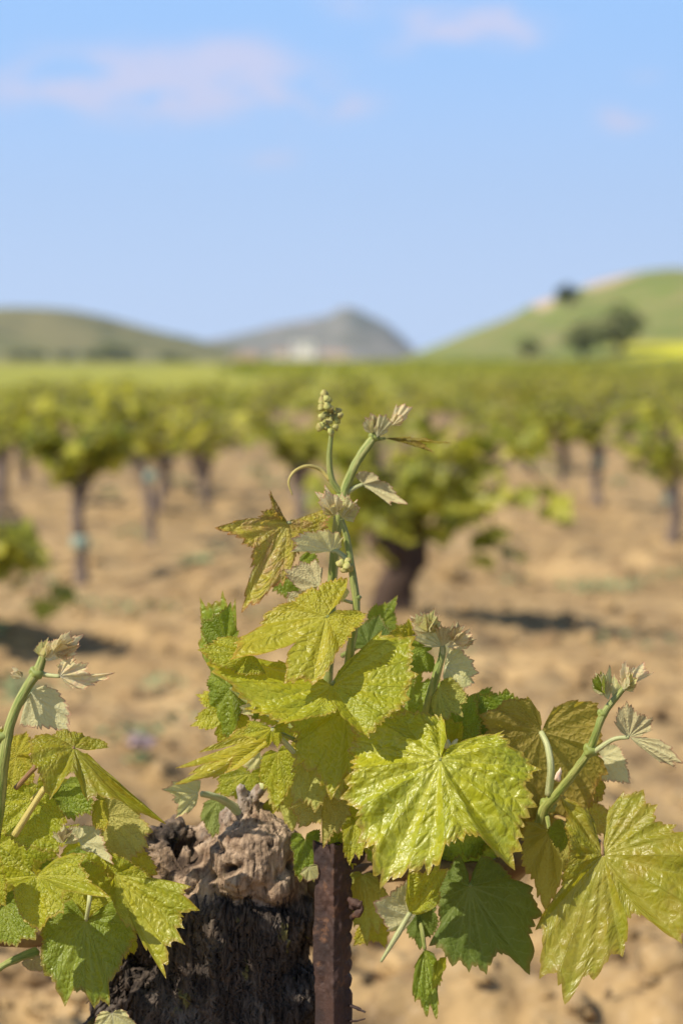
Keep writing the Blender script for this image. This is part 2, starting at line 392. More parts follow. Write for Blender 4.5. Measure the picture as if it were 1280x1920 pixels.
    return o
def aleaf(parent, base, tip, m='lime', n=(0, -1, .3), wid=1.0, lat=.86, bas=.64, a1=50, a2=102, drp=.12, **kw):
    """leaf laid out from its junction, middle tip and facing direction"""
    D = kw.get('D', D0)
    B = base if isinstance(base, np.ndarray) else P(*base, D=D); Tm = (tip if isinstance(tip, np.ndarray) else P(*tip, D=D)) - B
    L = np.linalg.norm(Tm); Y = Tm / L; Z = np.array(n, float); Z = norm(Z - Y * (Z @ Y)); X = np.cross(Y, Z)
    rnd = random.Random(LSEED[0] * 13 + 1); T = []
    for sgn, a, l in ((-1, a2, bas), (-1, a1, lat), (0, 0, 1), (1, a1, lat), (1, a2, bas)):
        a = math.radians(a + rnd.uniform(-6, 6)); l = l * rnd.uniform(.9, 1.1)
        if sgn == 0: T.append(B + Tm); continue
        T.append(B + L * l * (Y * math.cos(a) + sgn * X * math.sin(a) * wid) - Z * L * drp * math.sin(a) * rnd.uniform(.4, 1.5))
    kw.setdefault('hint', tuple(Z)); 
    return leaf(parent, B, T, m, **kw)

# ------------------------------------------------------------------ ground
def base_z(x, y):
    t = np.clip((y - 30) / 230, 0, 1); return .62 * t * t * (3 - 2 * t)
def G(x, y, sp=0.0):
    x = np.asarray(x, float); y = np.asarray(y, float)
    near = np.clip(1.25 - (np.hypot(x, y) / 28), .12, 1)
    wx = x + .15 * vnoise(x * 2.5, y * 2.5, None, 40); wy = y + .15 * vnoise(x * 2.5 + 9, y * 2.5, None, 41)
    lump = 1 - np.abs(vnoise(wx * 3.6, wy * 3.6, None, 21)) * 1.7
    l2 = 1 - np.abs(vnoise(wx * 8.5, wy * 8.5, None, 22)) * 1.7
    l3 = 1 - np.abs(vnoise(wx * 19, wy * 19, None, 23)) * 1.7
    msk = np.clip(.55 + .8 * fbm(x * .9, y * .9, None, 2, 31), .15, 1.2)
    z = .030 * fbm(x * .8, y * .8, None, 2, 11) + .045 * msk * (1 - np.abs(vnoise(wx * 1.55, wy * 1.9, None, 29)) * 1.8) + msk * (.042 * lump + .027 * l2 + .012 * l3) + .005 * fbm(x * 38, y * 38, None, 2, 24)
    return base_z(x, y) + z * near - .02
def axis(lim, fine, d0, grow):
    v = [0.0]; d = d0
    while v[-1] < lim:
        if v[-1] > fine: d *= grow
        v.append(v[-1] + d)
    return np.array(v)
xs = axis(2600, 1.5, .016, 1.028); xs = np.concatenate([-xs[:0:-1], xs])
yp = axis(4200, 5.5, .018, 1.016) + 1.9; yn = 1.9 - axis(600, .1, .03, 1.10)[1:][::-1]
ys = np.concatenate([yn, yp])
XX, YY = np.meshgrid(xs, ys, indexing='ij'); ZZ = G(XX, YY)
def grid_faces(a, b):
    i, j = np.meshgrid(np.arange(a - 1), np.arange(b - 1), indexing='ij')
    return np.stack([i * b + j, (i + 1) * b + j, (i + 1) * b + j + 1, i * b + j + 1], -1).reshape(-1, 4)
m, n = mat('tilled_soil'); tc = n.n('ShaderNodeTexCoord'); ov = tc.outputs['Object']
c = n.mix(n.ss(n.noise(ov, 1.3, 5, .6), .32, .7), (.34, .228, .105), (.49, .342, .168))
c = n.mix(n.ss(n.noise(ov, 9, 6, .65), .42, .66), c, (.23, .15, .075))
c = n.mix(n.ss(n.noise(ov, 60, 3, .6), .5, .8, 0, .6), c, (.52, .39, .24))
pos = n.n('ShaderNodeSeparateXYZ', {0: ov})
c = n.mix(n.ss(pos.outputs[1], 60, 260), c, (.30, .34, .10))
b = n.n('ShaderNodeBump', {'Strength': .7, 'Distance': .012, 'Height': n.noise(ov, 55, 6, .65)})
out(n, n.n('ShaderNodeBsdfPrincipled', {'Base Color': c, 'Roughness': .95, 'Specular IOR Level': .15, 'Normal': b.outputs[0]}))
M['soil'] = m
g = mesh_np('ground', np.stack([XX, YY, ZZ], -1).reshape(-1, 3), grid_faces(len(xs), len(ys)), M['soil']); tag(g, 'bare sandy tilled soil between the vine rows', kind='structure')

# loose clods
rs = np.random.RandomState(4); parts = []
for k in range(1900):
    d = 2.3 * (9.5 / 2.3) ** rs.rand(); x = rs.uniform(-.26, .26) * d * 1.15; r = rs.choice([.008, .013, .022, .038], p=[.5, .34, .13, .03]) * rs.uniform(.7, 1.3)
    z = float(G(x, d))
    v, f, u = ico((x, d, z + r * .25), (r * rs.uniform(.8, 1.5), r * rs.uniform(.8, 1.3), r * rs.uniform(.55, .9)), k, .75, 11, 8)
    v = v + .18 * r * np.stack([vnoise(v[:, 0] / r * 1.3, v[:, 1] / r * 1.3, v[:, 2] / r * 1.3, q) for q in (1, 2, 3)], -1)
    parts.append((v, f, None, 0))
V, F, U, MI = join(parts)
tag(mesh_np('soil_clods', V, F, M['soil'], mi=MI), 'loose lumps of dry sandy soil strewn between the vines', kind='stuff')

# weeds low on the soil
M['weed'] = simple('weed', (.17, .22, .10), (.26, .30, .15), 6, .7, 0)
def leafcards(c, r, N, size, rs, mesh=None, squash=1.0, tri=False):
    """N small pointed folded blades filling an ellipsoid"""
    c = np.asarray(c, float); r = np.broadcast_to(np.asarray(r, float), (3,))
    p = rs.normal(size=(N, 3)); p /= np.linalg.norm(p, axis=1)[:, None]; p *= (rs.rand(N, 1) ** .45); p = c + p * r
    a = rs.normal(size=(N, 3)); a[:, 2] = a[:, 2] * .6; a /= np.linalg.norm(a, axis=1)[:, None]
    b = np.cross(a, rs.normal(size=(N, 3))); b /= np.linalg.norm(b, axis=1)[:, None]; nn_ = np.cross(a, b)
    s = size * rs.uniform(.6, 1.4, (N, 1))
    V = np.stack([p - a * s, p + b * s * .5 + nn_ * s * .15, p + a * s, p - b * s * .5 + nn_ * s * .15], 1).reshape(-1, 3)
    return V, np.arange(N * 4).reshape(-1, 4)
parts = []
for px, py, rr_, N in ((1105, 1108, .16, 260), (1190, 1105, .10, 90), (1265, 1095, .10, 120), (150, 1030, .1, 60), (255, 1170, .16, 160), (110, 1140, .12, 90), (240, 1390, .08, 110), (300, 1300, .08, 60),
                       (350, 1370, .06, 40), (1040, 915, .14, 200), (480, 1180, .12, 60), (960, 1100, .1, 60), (1230, 1270, .06, 30), (60, 1080, .1, 80), (420, 1060, .12, 80), (940, 1010, .15, 60), (1150, 1230, .07, 30), (20, 1280, .06, 50)):
    d = .8 / ((py - 685) * KH); x = (px - 640) * KH * d; z = float(G(x, d)); hz = .10 if py < 930 else .03
    v, f = leafcards((x, d, z + hz), (rr_, rr_, hz * .7), int(N * .28), .014, rs); parts.append((v, f, None, 0))
for k in range(40):
    d = rs.uniform(5, 26); x = rs.uniform(-.2, .2) * d; v, f = leafcards((x, d, float(G(x, d)) + .03), (.1, .1, .03), 30, .02, rs); parts.append((v, f, None, 0))
V, F, U, MI = join(parts)
tag(mesh_np('weeds', V, F, M['weed'], mi=MI), 'thin green weeds scattered on the bare soil', kind='stuff')
# small purple wildflower behind the left shoots
M['petal'] = simple('purple_petal', (.34, .25, .28), (.42, .34, .36), 60, .6, 0)
d = 4.4; px, py = 262, 1458
x = (px - 640) * KH * d; z0 = float(G(x, d))
wf = empty('wildflower', (x, d, z0), 'small blurred purple wildflower on the soil behind the broken trunk top', 'wildflower')
v, f = leafcards((x, d, z0 + .02), (.04, .03, .012), 40, .009, rs); mesh_np('leaves', v, f, M['weed'], wf)
v, f = leafcards((x, d, z0 + .055), (.035, .03, .014), 60, .008, rs); mesh_np('flower_head', v, f, M['petal'], wf)

# ------------------------------------------------------------------ far land
def hillmesh(name, D, dep, prof, mt, label, nx=260, ny=70, rough=.02, seed=0, zb=.3, extra=None):
    px_ = np.linspace(prof[0][0], prof[-1][0], nx); py_ = np.interp(px_, [p[0] for p in prof], [p[1] for p in prof])
    k = np.ones(9) / 9; py_ = np.convolve(np.pad(py_, 4, 'edge'), k, 'valid')
    X = (px_ - 640) * KH * D; H = np.maximum((685 - py_) * KH * D + CAMZ, zb)
    s = np.linspace(-1, 1, ny); bell = np.cos(s * np.pi / 2) ** 2
    Xg, Sg = np.meshgrid(X, s, indexing='ij'); Yg = D + Sg * dep
    Z = zb + (H - zb)[:, None] * bell[None]
    hs = H.max()
    Z = Z + hs * rough * fbm(Xg / hs * .55, Yg / hs * .55, None, 5, seed) * bell[None] ** .5 * 2
    Xg = Xg * (1 + 0 * Sg)
    at = {'fieldmask': extra(Xg, Yg, Z).ravel()} if extra else None
    o = mesh_np(name, np.stack([Xg, Yg, Z], -1).reshape(-1, 3), grid_faces(nx, ny), mt, attr=at)
    tag(o, label, kind='structure'); return o, (X, H, s, D, dep, zb)
def hillmat(name, a, b, c, sc, thr=(.45, .6), rock=None, rz=(20, 30)):
    m, n = mat(name); ov = n.n('ShaderNodeTexCoord').outputs['Object']
    col = n.mix(n.ss(n.noise(ov, sc, 5, .6), .35, .65), a, b)
    col = n.mix(n.ss(n.noise(n.mapv(ov, (1, 1, 3)), sc * 3.1, 5, .65), *thr, 0, .85), col, c)
    if rock:
        zz = n.n('ShaderNodeSeparateXYZ', {0: ov}).outputs[2]
        f = n.m('MULTIPLY', n.ss(zz, *rz), n.ss(n.noise(ov, sc * 2.3, 4, .6), .42, .56)); col = n.mix(f, col, rock)
    if name == 'hill_right':
        fm = n.n('ShaderNodeAttribute', attribute_name='fieldmask').outputs['Fac']; col = n.mix(fm, col, (.50, .48, .03))
        fm2 = n.ss(fm, -1.0, -.4, .9, 0); col = n.mix(fm2, col, (.52, .37, .27))
    b_ = n.n('ShaderNodeBump', {'Strength': .6, 'Distance': .5, 'Height': n.noise(ov, sc * 8, 5, .7)})
    out(n, n.n('ShaderNodeBsdfPrincipled', {'Base Color': col, 'Roughness': .95, 'Specular IOR Level': .1, 'Normal': b_.outputs[0]})); return m
def rmask(X, Y, Z):
    px = X / Y / KH + 640; py = 685 - (Z - CAMZ) / Y / KH
    f = np.exp(-((px - 1290) / 135) ** 6) * np.exp(-((py - 657) / 14) ** 6)
    r = np.exp(-((px - 1165) / 95) ** 2) * (np.exp(-((py - 531) / 16) ** 2)) + np.exp(-((px - 1015) / 26) ** 2) * np.exp(-((py - 566) / 16) ** 2)
    r = r * (Y > 395) * np.clip(1 + .8 * fbm(X * .2, Y * .2, None, 3, 5), 0, 1.4)
    return np.where(r > .2, -np.clip(r * 1.6, 0, 1), f)
hr, HR = hillmesh('hill_right', 430, 190, [(690, 690), (740, 680), (790, 660), (850, 634), (900, 614), (950, 598), (985, 583), (1010, 564), (1050, 556), (1090, 540), (1130, 525), (1180, 514),
         (1230, 509), (1280, 519), (1400, 548), (1600, 600), (1900, 655), (2200, 690)], hillmat('hill_right', (.14, .18, .045), (.20, .23, .065), (.26, .23, .10), .035), 'green grassy hill with pale rock along its ridge', 300, 110, .012, 3, extra=rmask)
hl, HL = hillmesh('hill_left', 1000, 380, [(-1500, 690), (-900, 640), (-500, 600), (-200, 582), (0, 578), (60, 573), (120, 581), (180, 590), (240, 606), (300, 622), (360, 636), (420, 652), (480, 666), (560, 682), (620, 690)],
    hillmat('hill_left', (.15, .155, .06), (.25, .22, .10), (.085, .095, .045), .012, (.5, .62), (.30, .26, .17), (55, 110)), 'long low olive hill with scrub on its slope', 300, 80, .02, 8)
hm, HM = hillmesh('mountain', 2700, 700, [(250, 690), (330, 660), (400, 638), (450, 628), (520, 610), (580, 600), (618, 592), (640, 578), (662, 578), (690, 592), (720, 606), (745, 628), (765, 648), (790, 672), (830, 690)],
    hillmat('mountain', (.13, .14, .10), (.20, .18, .13), (.30, .26, .22), .006, (.45, .6), (.42, .37, .30), (120, 260)), 'distant hazy grey rocky mountain', 260, 90, .035, 15)
# yellow-green mustard crop on the left beyond the vines
xf = np.linspace(-95, 12, 150); yf = np.concatenate([np.linspace(41, 80, 60), np.linspace(81, 330, 120)])
Xf, Yf = np.meshgrid(xf, yf, indexing='ij'); Xf = Xf * (Yf / 120) ** .8 - 2.5
top_ = .38 + .05 * fbm(Xf * .9, Yf * .6, None, 3, 61); e_ = np.minimum(np.arange(len(yf)), 3) / 3.0
Zf = base_z(Xf, Yf) + top_ * e_[None] * np.minimum(1, (Xf.max(0)[None] - Xf) / 1.5 + .0)
m, n = mat('mustard_crop'); ov = n.n('ShaderNodeTexCoord').outputs['Object']
c = n.mix(n.ss(n.noise(n.mapv(ov, (.4, 1, 1)), .12, 4, .6), .35, .65), (.27, .28, .06), (.38, .35, .05)); c = n.mix(n.ss(n.noise(ov, 3, 4), .5, .8), c, (.24, .28, .05))
out(n, n.n('ShaderNodeBsdfPrincipled', {'Base Color': c, 'Roughness': .9, 'Specular IOR Level': .1})); M['mustard'] = m
tag(mesh_np('mustard_crop', np.stack([Xf, Yf, Zf], -1).reshape(-1, 3), grid_faces(len(xf), len(yf)), m), 'yellow green field crop beyond the vines on the left', kind='stuff')

# ------------------------------------------------------------------ trees on the hills
M['tree_dark'] = simple('tree_dark', (.06, .075, .03), (.10, .115, .045), .8, .8, 0)
M['tree_grey'] = simple('tree_grey', (.18, .20, .07), (.26, .27, .10), .6, .8, 0)
M['bark_far'] = simple('bark_far', (.10, .08, .06), (.16, .13, .10), 5, .9, 0)
def hz(H, x, y):
    X, Hh, s, D, dep, zb = H; h = np.interp(x, X, Hh); b = math.cos(max(-1, min(1, (y - D) / dep)) * math.pi / 2) ** 2
    return zb + (h - zb) * b
def tree(px, py_base, y, rx, h, m, label, H, seed, group=None, name='broadleaf_tree'):
    rs = np.random.RandomState(seed); x = (px - 640) * KH * y; z = hz(H, x, y) - .2 if H else float(base_z(x, y))
    t = empty(name, (x, y, z), label, 'tree', group)
    parts = []
    v, f, u = tube([(x, y, z), (x + .1 * rx, y, z + h * .25), (x, y, z + h * .6)], [rx * .09, rx * .07, rx * .03], 4, 7); parts.append((v, f, None, 0))
    for k in range(5):
        a = rs.uniform(0, 6.28); v, f, u = tube([(x, y, z + h * .25), (x + math.cos(a) * rx * .35, y + math.sin(a) * rx * .35, z + h * .5), (x + math.cos(a) * rx * .6, y + math.sin(a) * rx * .6, z + h * .7)], [rx * .04, rx * .03, rx * .015], 3, 5); parts.append((v, f, None, 0))
    V, F, U, MI = join(parts); mesh_np('trunk', V, F, M['bark_far'], t, mi=MI)
    parts = []
    for k in range(13):
        a = rs.uniform(0, 6.28); q = rs.uniform(0, .62) * rx; zz = z + h * rs.uniform(.38, .86)
        v, f = leafcards((x + math.cos(a) * q, y + math.sin(a) * q, zz), (rx * .42, rx * .42, h * .2), 170, rx * .07, rs); parts.append((v, f, None, 0))
    V, F, U, MI = join(parts); mesh_np('crown', V, F, M[m], t, mi=MI)
tree(1061, 590, 378, 2.5, 3.9, 'tree_dark', 'dark rounded tree alone on the ridge beside the pale rock', HR, 2)
tree(1088, 672, 285, 3.6, 5.0, 'tree_grey', 'dark green tree at the left of the pair low on the right hill', HR, 3, 'trees low on the hill')
tree(1155, 675, 290, 5.2, 7.2, 'tree_grey', 'broad grey green tree at the right of the pair low on the right hill', HR, 4, 'trees low on the hill')
tree(985, 675, 300, 2.2, 2.6, 'tree_grey', 'low grey green bush at the foot of the right hill, nearer the village', HR, 5, 'trees low on the hill', 'bush')
tl = [(175, 12, 8), (205, 15, 11), (232, 12, 8), (30, 10, 6), (65, 12, 6), (320, 11, 6), (352, 9, 5), (120, 9, 5)]
for k, (px, rx, h) in enumerate(tl):
    tree(px, 660, 690 + 9 * (k % 3), rx * .45, h * .55, 'tree_grey', ['left tree of the dark clump under the left hill', 'tallest middle tree of the dark clump under the left hill', 'right tree of the dark clump under the left hill', 'small tree at the far left foot of the left hill',
        'second tree from the photo edge at the foot of the left hill', 'tree at the right foot of the left hill, nearest the dark clump', 'tree at the right foot of the left hill, nearest the village', 'low tree between the dark clump and the photo edge'][k], HL, 20 + k, 'trees under the left hill')

# ------------------------------------------------------------------ village
M['render_w'] = simple('white_render', (.85, .80, .74), (.74, .66, .58), .4, .9, 0)
M['render_p'] = simple('pink_render', (.66, .50, .40), (.58, .44, .36), .4, .9, 0)
M['roof'] = simple('tile_roof', (.42, .24, .16), (.50, .32, .22), 1.5, .9, 0)
M['glass_d'] = simple('dark_window', (.06, .07, .08), (.09, .10, .11), .5, .3, 0)
def boxv(x0, x1, y0, y1, z0, z1):
    V = np.array([(x, y, z) for x in (x0, x1) for y in (y0, y1) for z in (z0, z1)], float)
    return V, np.array([(0, 1, 3, 2), (4, 6, 7, 5), (0, 4, 5, 1), (2, 3, 7, 6), (0, 2, 6, 4), (1, 5, 7, 3)])
def house(px, wpx, hpx, y, m, label, gable=True):
    x = (px - 640) * KH * y; w_ = wpx * KH * y / 2; h = hpx * 1.25 * KH * y; z = float(base_z(x, y)) - .1; dp = w_ * .8
    t = empty('village_house', (x, y, z), label, 'house', 'village houses')
    v, f = boxv(x - w_, x + w_, y - dp, y + dp, z, z + h); mesh_np('wall', v, f, M[m], t, False)
    rh = h * .22 if gable else h * .06; e = .3
    V = np.array([(x - w_ - e, y - dp - e, z + h + .003), (x + w_ + e, y - dp - e, z + h + .003), (x + w_ + e, y + dp + e, z + h + .003), (x - w_ - e, y + dp + e, z + h + .003), (x - w_ - e, y, z + h + rh), (x + w_ + e, y, z + h + rh)])
    me = mesh_np('roof', V, [np.array([(0, 3, 2, 1), (0, 1, 5, 4), (2, 3, 4, 5)]), np.array([(0, 4, 3), (1, 2, 5)])], M['roof' if gable else m], t, False)
    nf = 2 if h > 5 else 1; nc = max(2, int(w_ * 2 / 3))
    for r_ in range(nf):
        for c_ in range(nc):
            cx_ = x - w_ + (c_ + .5) * 2 * w_ / nc; cz = z + h * (r_ + .55) / nf
            if r_ == 0 and c_ == nc // 2:
                v, f = boxv(cx_ - .5, cx_ + .5, y - dp - .05, y - dp + .1, z + .05, z + 2.1); mesh_np('door', v, f, M['roof'], t, False); continue
            v, f = boxv(cx_ - .4, cx_ + .4, y - dp - .04, y - dp + .1, cz - .6, cz + .5); mesh_np('window', v, f, M['glass_d'], t, False)
for a in ((468, 34, 17, 560, 'render_p', 'low pinkish house at the left end of the distant village', True), (524, 32, 19, 555, 'render_w', 'white house left of the tall one in the village', True),
          (568, 42, 34, 560, 'render_w', 'tallest pale house in the distant village', False), (612, 20, 17, 575, 'render_w', 'narrow low house between the tall house and the long white one', True),
          (636, 30, 17, 570, 'render_w', 'long low white house right of the tall one, at the right end of the village', True), (440, 18, 12, 600, 'render_w', 'tiny white house, outermost left of the village', True)):
    house(*a)

# ------------------------------------------------------------------ vineyard
def bgleaf_mat(name, lo, hi, tr):
    m, n = mat(name); t = n.n('ShaderNodeAttribute', attribute_name='tint').outputs['Fac']
    rnd_ = n.n('ShaderNodeObjectInfo').outputs['Random']
    t2 = n.m('ADD', t, n.m('MULTIPLY', n.m('SUBTRACT', rnd_, .5), .35), clamp=True)
    c = n.mix(t2, lo, hi); p = n.n('ShaderNodeBsdfPrincipled', {'Base Color': c, 'Roughness': .45, 'Specular IOR Level': .4})
    tl = n.mix(t2, tuple(v * 1.4 for v in lo), tr); q = n.n('ShaderNodeBsdfTranslucent', {0: tl})
    out(n, n.n('ShaderNodeMixShader', {0: .44, 1: p.outputs[0], 2: q.outputs[0]})); return m
M['vleaf'] = bgleaf_mat('vineyard_leaf', (.15, .18, .02), (.52, .50, .075), (.78, .74, .08))
M['vbark_dark'] = simple('vineyard_bark_dark', (.045, .028, .02), (.09, .06, .045), 30, .95, 1.0, .006, 'Object', (1, 1, .25))
M['vbark'] = simple('vineyard_bark', (.12, .09, .075), (.23, .18, .15), 30, .95, 1.0, .006, 'Object', (1, 1, .25))
M['tie'] = simple('plastic_tie', (.26, .33, .27), (.20, .28, .23), 9, .5, 0)
M['stake'] = simple('weathered_stake', (.22, .17, .14), (.30, .24, .20), 20, .9, .4)
_a = np.radians([200, 238, 262, 285, 318, 345, 22, 48, 90 - 18, 90, 108, 132, 158, 180])   # outline angles, tip at 90
_r = np.array([.62, .50, .72, .48, .80, .95, .58, .70, .62, 1.15, .62, .72, .60, .92])
def vleaves(cs, dirs, nrm, size, rs):
    N = len(cs); y = dirs / np.linalg.norm(dirs, axis=1)[:, None]; x = np.cross(y, nrm); x /= np.linalg.norm(x, axis=1)[:, None] + 1e-9; z = np.cross(x, y)
    k = len(_a); px_ = np.cos(_a) * _r; py_ = np.sin(_a) * _r
    cu = rs.uniform(-.35, .1, N)[:, None]; s = size[:, None]
    rr = (px_ ** 2 + py_ ** 2)[None] * cu + .10 * np.sin(_a * 5)[None]
    V = cs[:, None] + (s * px_[None])[..., None] * x[:, None] + (s * py_[None])[..., None] * y[:, None] + (s * rr)[..., None] * z[:, None]
    V = np.concatenate([cs[:, None], V], 1)
    o = np.arange(N)[:, None, None] * (k + 1); i = np.arange(k); f = np.stack([np.zeros(k, int), 1 + i, 1 + (i + 1) % k], -1)[None] + o
    return V.reshape(-1, 3), f.reshape(-1, 3), np.repeat(rs.rand(N) ** 1.1, k + 1)
def vine_data(seed, H=.34, reach=.30, tr=.035, R=.24, hh=.32, N=120, cx=0.0, droop=0.0, ls=.052, tiez=None, arms=4, skew=(0, 0), stake=False):
    """trunk, crown and tie shapes of a head trained vine, local coordinates"""
    rs = np.random.RandomState(seed); tp = []
    j = lambda a: rs.uniform(-a, a)
    head = np.array((cx, 0, H))
    v, f, u = tube([(0, 0, -.06), (j(.02) + cx * .3, j(.02), H * .35), (cx * .7 + j(.03), j(.02), H * .7), head], [tr * 1.3, tr * 1.0, tr * 1.05, tr * 1.25], 6, 12, .35, seed); tp.append((v, f, None, 0))
    v, f, u = ico(head, (tr * 1.5, tr * 1.5, tr * 1.4), seed, .4, 12, 8); tp.append((v, f, None, 0))
    C = []; Dr = []
    for k in range(arms):
        a = k * 6.28 / arms + j(.4); e = head + np.array((math.cos(a) * R * reach, math.sin(a) * R * reach, .04 + j(.02)))
        v, f, u = tube([head, (head + e) / 2 + np.array((0, 0, .0)), e], [tr * .75, tr * .5, tr * .38], 4, 8, .3, seed + k); tp.append((v, f, None, 0))
        for q in range(3):
            dd = np.array((math.cos(a) * R * .6 + j(R * .6) + skew[0], math.sin(a) * R * .6 + j(R * .6), hh * rs.uniform(.55, 1.0)))
            tip = e + dd; mid = e + dd * .5 + np.array((j(.03), j(.03), .03))
            if droop: tip = tip - np.array((0, 0, droop * rs.rand()))
            v, f, u = tube([e, mid, tip], [.006, .005, .0025], 4, 5); tp.append((v, f, None, 0))
            for t in np.linspace(.08, 1, max(3, N // (arms * 3))):
                c0 = e * (1 - t) ** 2 + 2 * t * (1 - t) * mid + t * t * tip; aa = rs.uniform(0, 6.28)
                dv = np.array((math.cos(aa), math.sin(aa), rs.uniform(-.5, .35))); C.append(c0 + dv * rs.uniform(.02, .075)); Dr.append(dv + np.array((0, 0, -.35)))
    C = np.array(C); Dr = np.array(Dr); nr = np.stack([rs.normal(size=len(C)) * .5, rs.normal(size=len(C)) * .5, 1 + 0 * C[:, 0]], -1)
    V, F, U, MI = join(tp)
    return (V, F, MI), vleaves(C, Dr, nr, ls * rs.uniform(.6, 1.25, len(C)), rs)
def vine_obj(loc, data, label, tie=None, group='bush vines in the vineyard rows', bk='vbark'):
    (V, F, MI), (LV, LF, LT) = data; loc = np.array(loc)
    t = empty('grapevine', tuple(loc), label, 'grapevine', group)
    a = mesh_np('trunk', V, F, M[bk], None, mi=MI); b = mesh_np('crown', LV, LF, M['vleaf'], None, False, attr={'tint': LT})
    for o in (a, b): o.parent = t
    if tie:
        z, r = tie; v, f, u = tube([(0.0, 0, z - .018), (0, 0, z), (0, 0, z + .018)], [r, r * 1.05, r], 2, 10); o = mesh_np('tie', v, f, M['tie'], None); o.parent = t
    return t
def gp(px, d): return ((px - 640) * KH * d, d)
near = [  # px of trunk foot, distance, parameters, tie, label
    (752, 6.9, dict(seed=21, H=.25, tr=.062, R=.38, hh=.50, N=230, arms=6, ls=.068, droop=.50, skew=(.10, 0), reach=.22), None, 'large thick-trunked grapevine directly behind the sharp one, blurred dark stump under leaves'),
    (-150, 6.2, dict(seed=2, H=.29, tr=.05, R=.40, hh=.22, N=320, droop=.36, ls=.062), None, 'dark green blurred grapevine cut off by the left photo edge, shadow lying to its right'),
    (150, 8.7, dict(seed=3, H=.36, tr=.022, R=.20, hh=.32, N=150, cx=.0, ls=.058, droop=.14), (.16, .034), 'blurred grapevine on a thin grey trunk with a pale green tie low down'),
    (283, 10.6, dict(seed=4, H=.42, tr=.022, R=.22, hh=.28, N=120, cx=-.07), (.32, .032), 'blurred grapevine with a leaning reddish trunk, right of the one with low green tie'),
    (388, 13.4, dict(seed=5, droop=.14, H=.28, tr=.028, R=.27, hh=.30, N=130), None, 'blurred grapevine with dark upright trunk in the left row, third trunk from the left edge'),
    (1258, 10.2, dict(seed=6, droop=.14, H=.28, tr=.027, R=.28, hh=.34, N=140), (.21, .038), 'blurred grapevine at the right photo edge with a teal tie on its trunk'),
    (1122, 12.4, dict(seed=7, droop=.14, H=.28, tr=.024, R=.27, hh=.33, N=130), (.22, .034), 'blurred grapevine with a pale green tie, second trunk from the right photo edge'),
    (1052, 15.0, dict(seed=8, droop=.14, H=.28, tr=.024, R=.28, hh=.30, N=130), None, 'blurred grapevine above a weedy clump, third trunk from the right photo edge'),
    (992, 17.2, dict(seed=9, droop=.14, H=.28, tr=.030, R=.28, hh=.30, N=130), None, 'blurred grapevine with short dark trunk, fourth trunk from the right photo edge'),
    (560, 10.8, dict(seed=10, H=.33, tr=.03, R=.22, hh=.22, N=110), None, 'blurred bright grapevine showing just left of the flower cluster stalk'),
    (5, 12.6, dict(seed=11, H=.36, tr=.034, R=.26, hh=.30, N=120), None, 'blurred grapevine with dark trunk beside the left photo edge, behind the dark green one'),
]
for px, d, kw, tie, lab in near:
    x, y = gp(px, d); vine_obj((x, y, float(G(x, y))), vine_data(**kw), lab, tie, bk='vbark_dark' if px == 752 else 'vbark')
protos = []
for k in range(7):
    protos.append(vine_data(100 + k, H=.22 + .03 * (k % 3), tr=.021 + .005 * (k % 2), R=.29 + .03 * (k % 3), hh=.33 + .03 * (k % 2), N=96, cx=.03 * (k % 3 - 1), ls=.058, droop=.20))
pm = []
for (V, F, MI), (LV, LF, LT) in protos:
    a = mesh_np('trunk', V, F, M['vbark'], None, mi=MI); b = mesh_np('crown', LV, LF, M['vleaf'], None, False, attr={'tint': LT}); pm.append([a, b, False])
rnd = random.Random(12); cnt = 0; far = []
occ = [gp(px, d) for px, d, *_ in near]
rows = {}
for r in range(-16, 17):
    xr = .2 + 1.2 * r
    for q in range(0, 60):
        y = 9.3 - 4.2 * (abs(r) > 2) + q * 2.1 + rnd.uniform(-.25, .25) + (.9 if r % 2 else 0); x = xr + rnd.uniform(-.12, .12) + .012 * (y - 10) * (1 if r else 0) * 0
        px = x / y / KH + 640; R_ = .3 / y / KH
        mg = 420 if y < 24 else 0
        if px < -R_ - mg or px > 1280 + R_ + mg or y > 68: continue
        if any(math.hypot(x - a, y - b) < 1.0 for a, b in occ): continue
        if px < 500 and y > 39: continue
        if 500 < px < 620 and y < 11: continue
        if y < 18 and 800 < px < 960: continue
        far.append((y, x, r))
far.sort(); print('vines', len(far))
OR = ['first', 'second', 'third', 'fourth', 'fifth', 'sixth', 'seventh', 'eighth', 'ninth', 'tenth', 'eleventh', 'twelfth', 'thirteenth', 'fourteenth', 'fifteenth', 'sixteenth', 'seventeenth', 'eighteenth', 'nineteenth', 'twentieth']
def ordw(i): return OR[i] if i < 20 else ('%d%s' % (i + 1, {1: 'st', 2: 'nd', 3: 'rd'}.get((i + 1) % 10 if (i + 1) % 100 not in (11, 12, 13) else 0, 'th')))
def rowname(r):
    if r == 0: return 'the row directly behind the sharp vine'
    return 'the %s row %s of the sharp vine' % (ordw(abs(r) - 1), 'right' if r > 0 else 'left')
for y, x, r in sorted(sorted(far, key=lambda t: t[0] + (900 if not -60 < t[1] / t[0] / KH + 640 < 1340 else 0))[:340]):
    k = cnt % 7; cnt += 1; a, b, used = pm[k]; i = rows.get(r, 0); rows[r] = i + 1
    z = float(G(x, y)); t = empty('grapevine', (x, y, z), 'blurred grapevine, %s from the camera in %s' % (ordw(i), rowname(r)), 'grapevine', 'bush vines in the vineyard rows')
    t.rotation_euler.z = rnd.uniform(0, 6.28); s = rnd.uniform(.88, 1.12); t.scale = (s, s, s)
    if used:
        a = a.copy(); COL.objects.link(a); b = b.copy(); COL.objects.link(b)
    else: pm[k][2] = True
    a.parent = t; b.parent = t
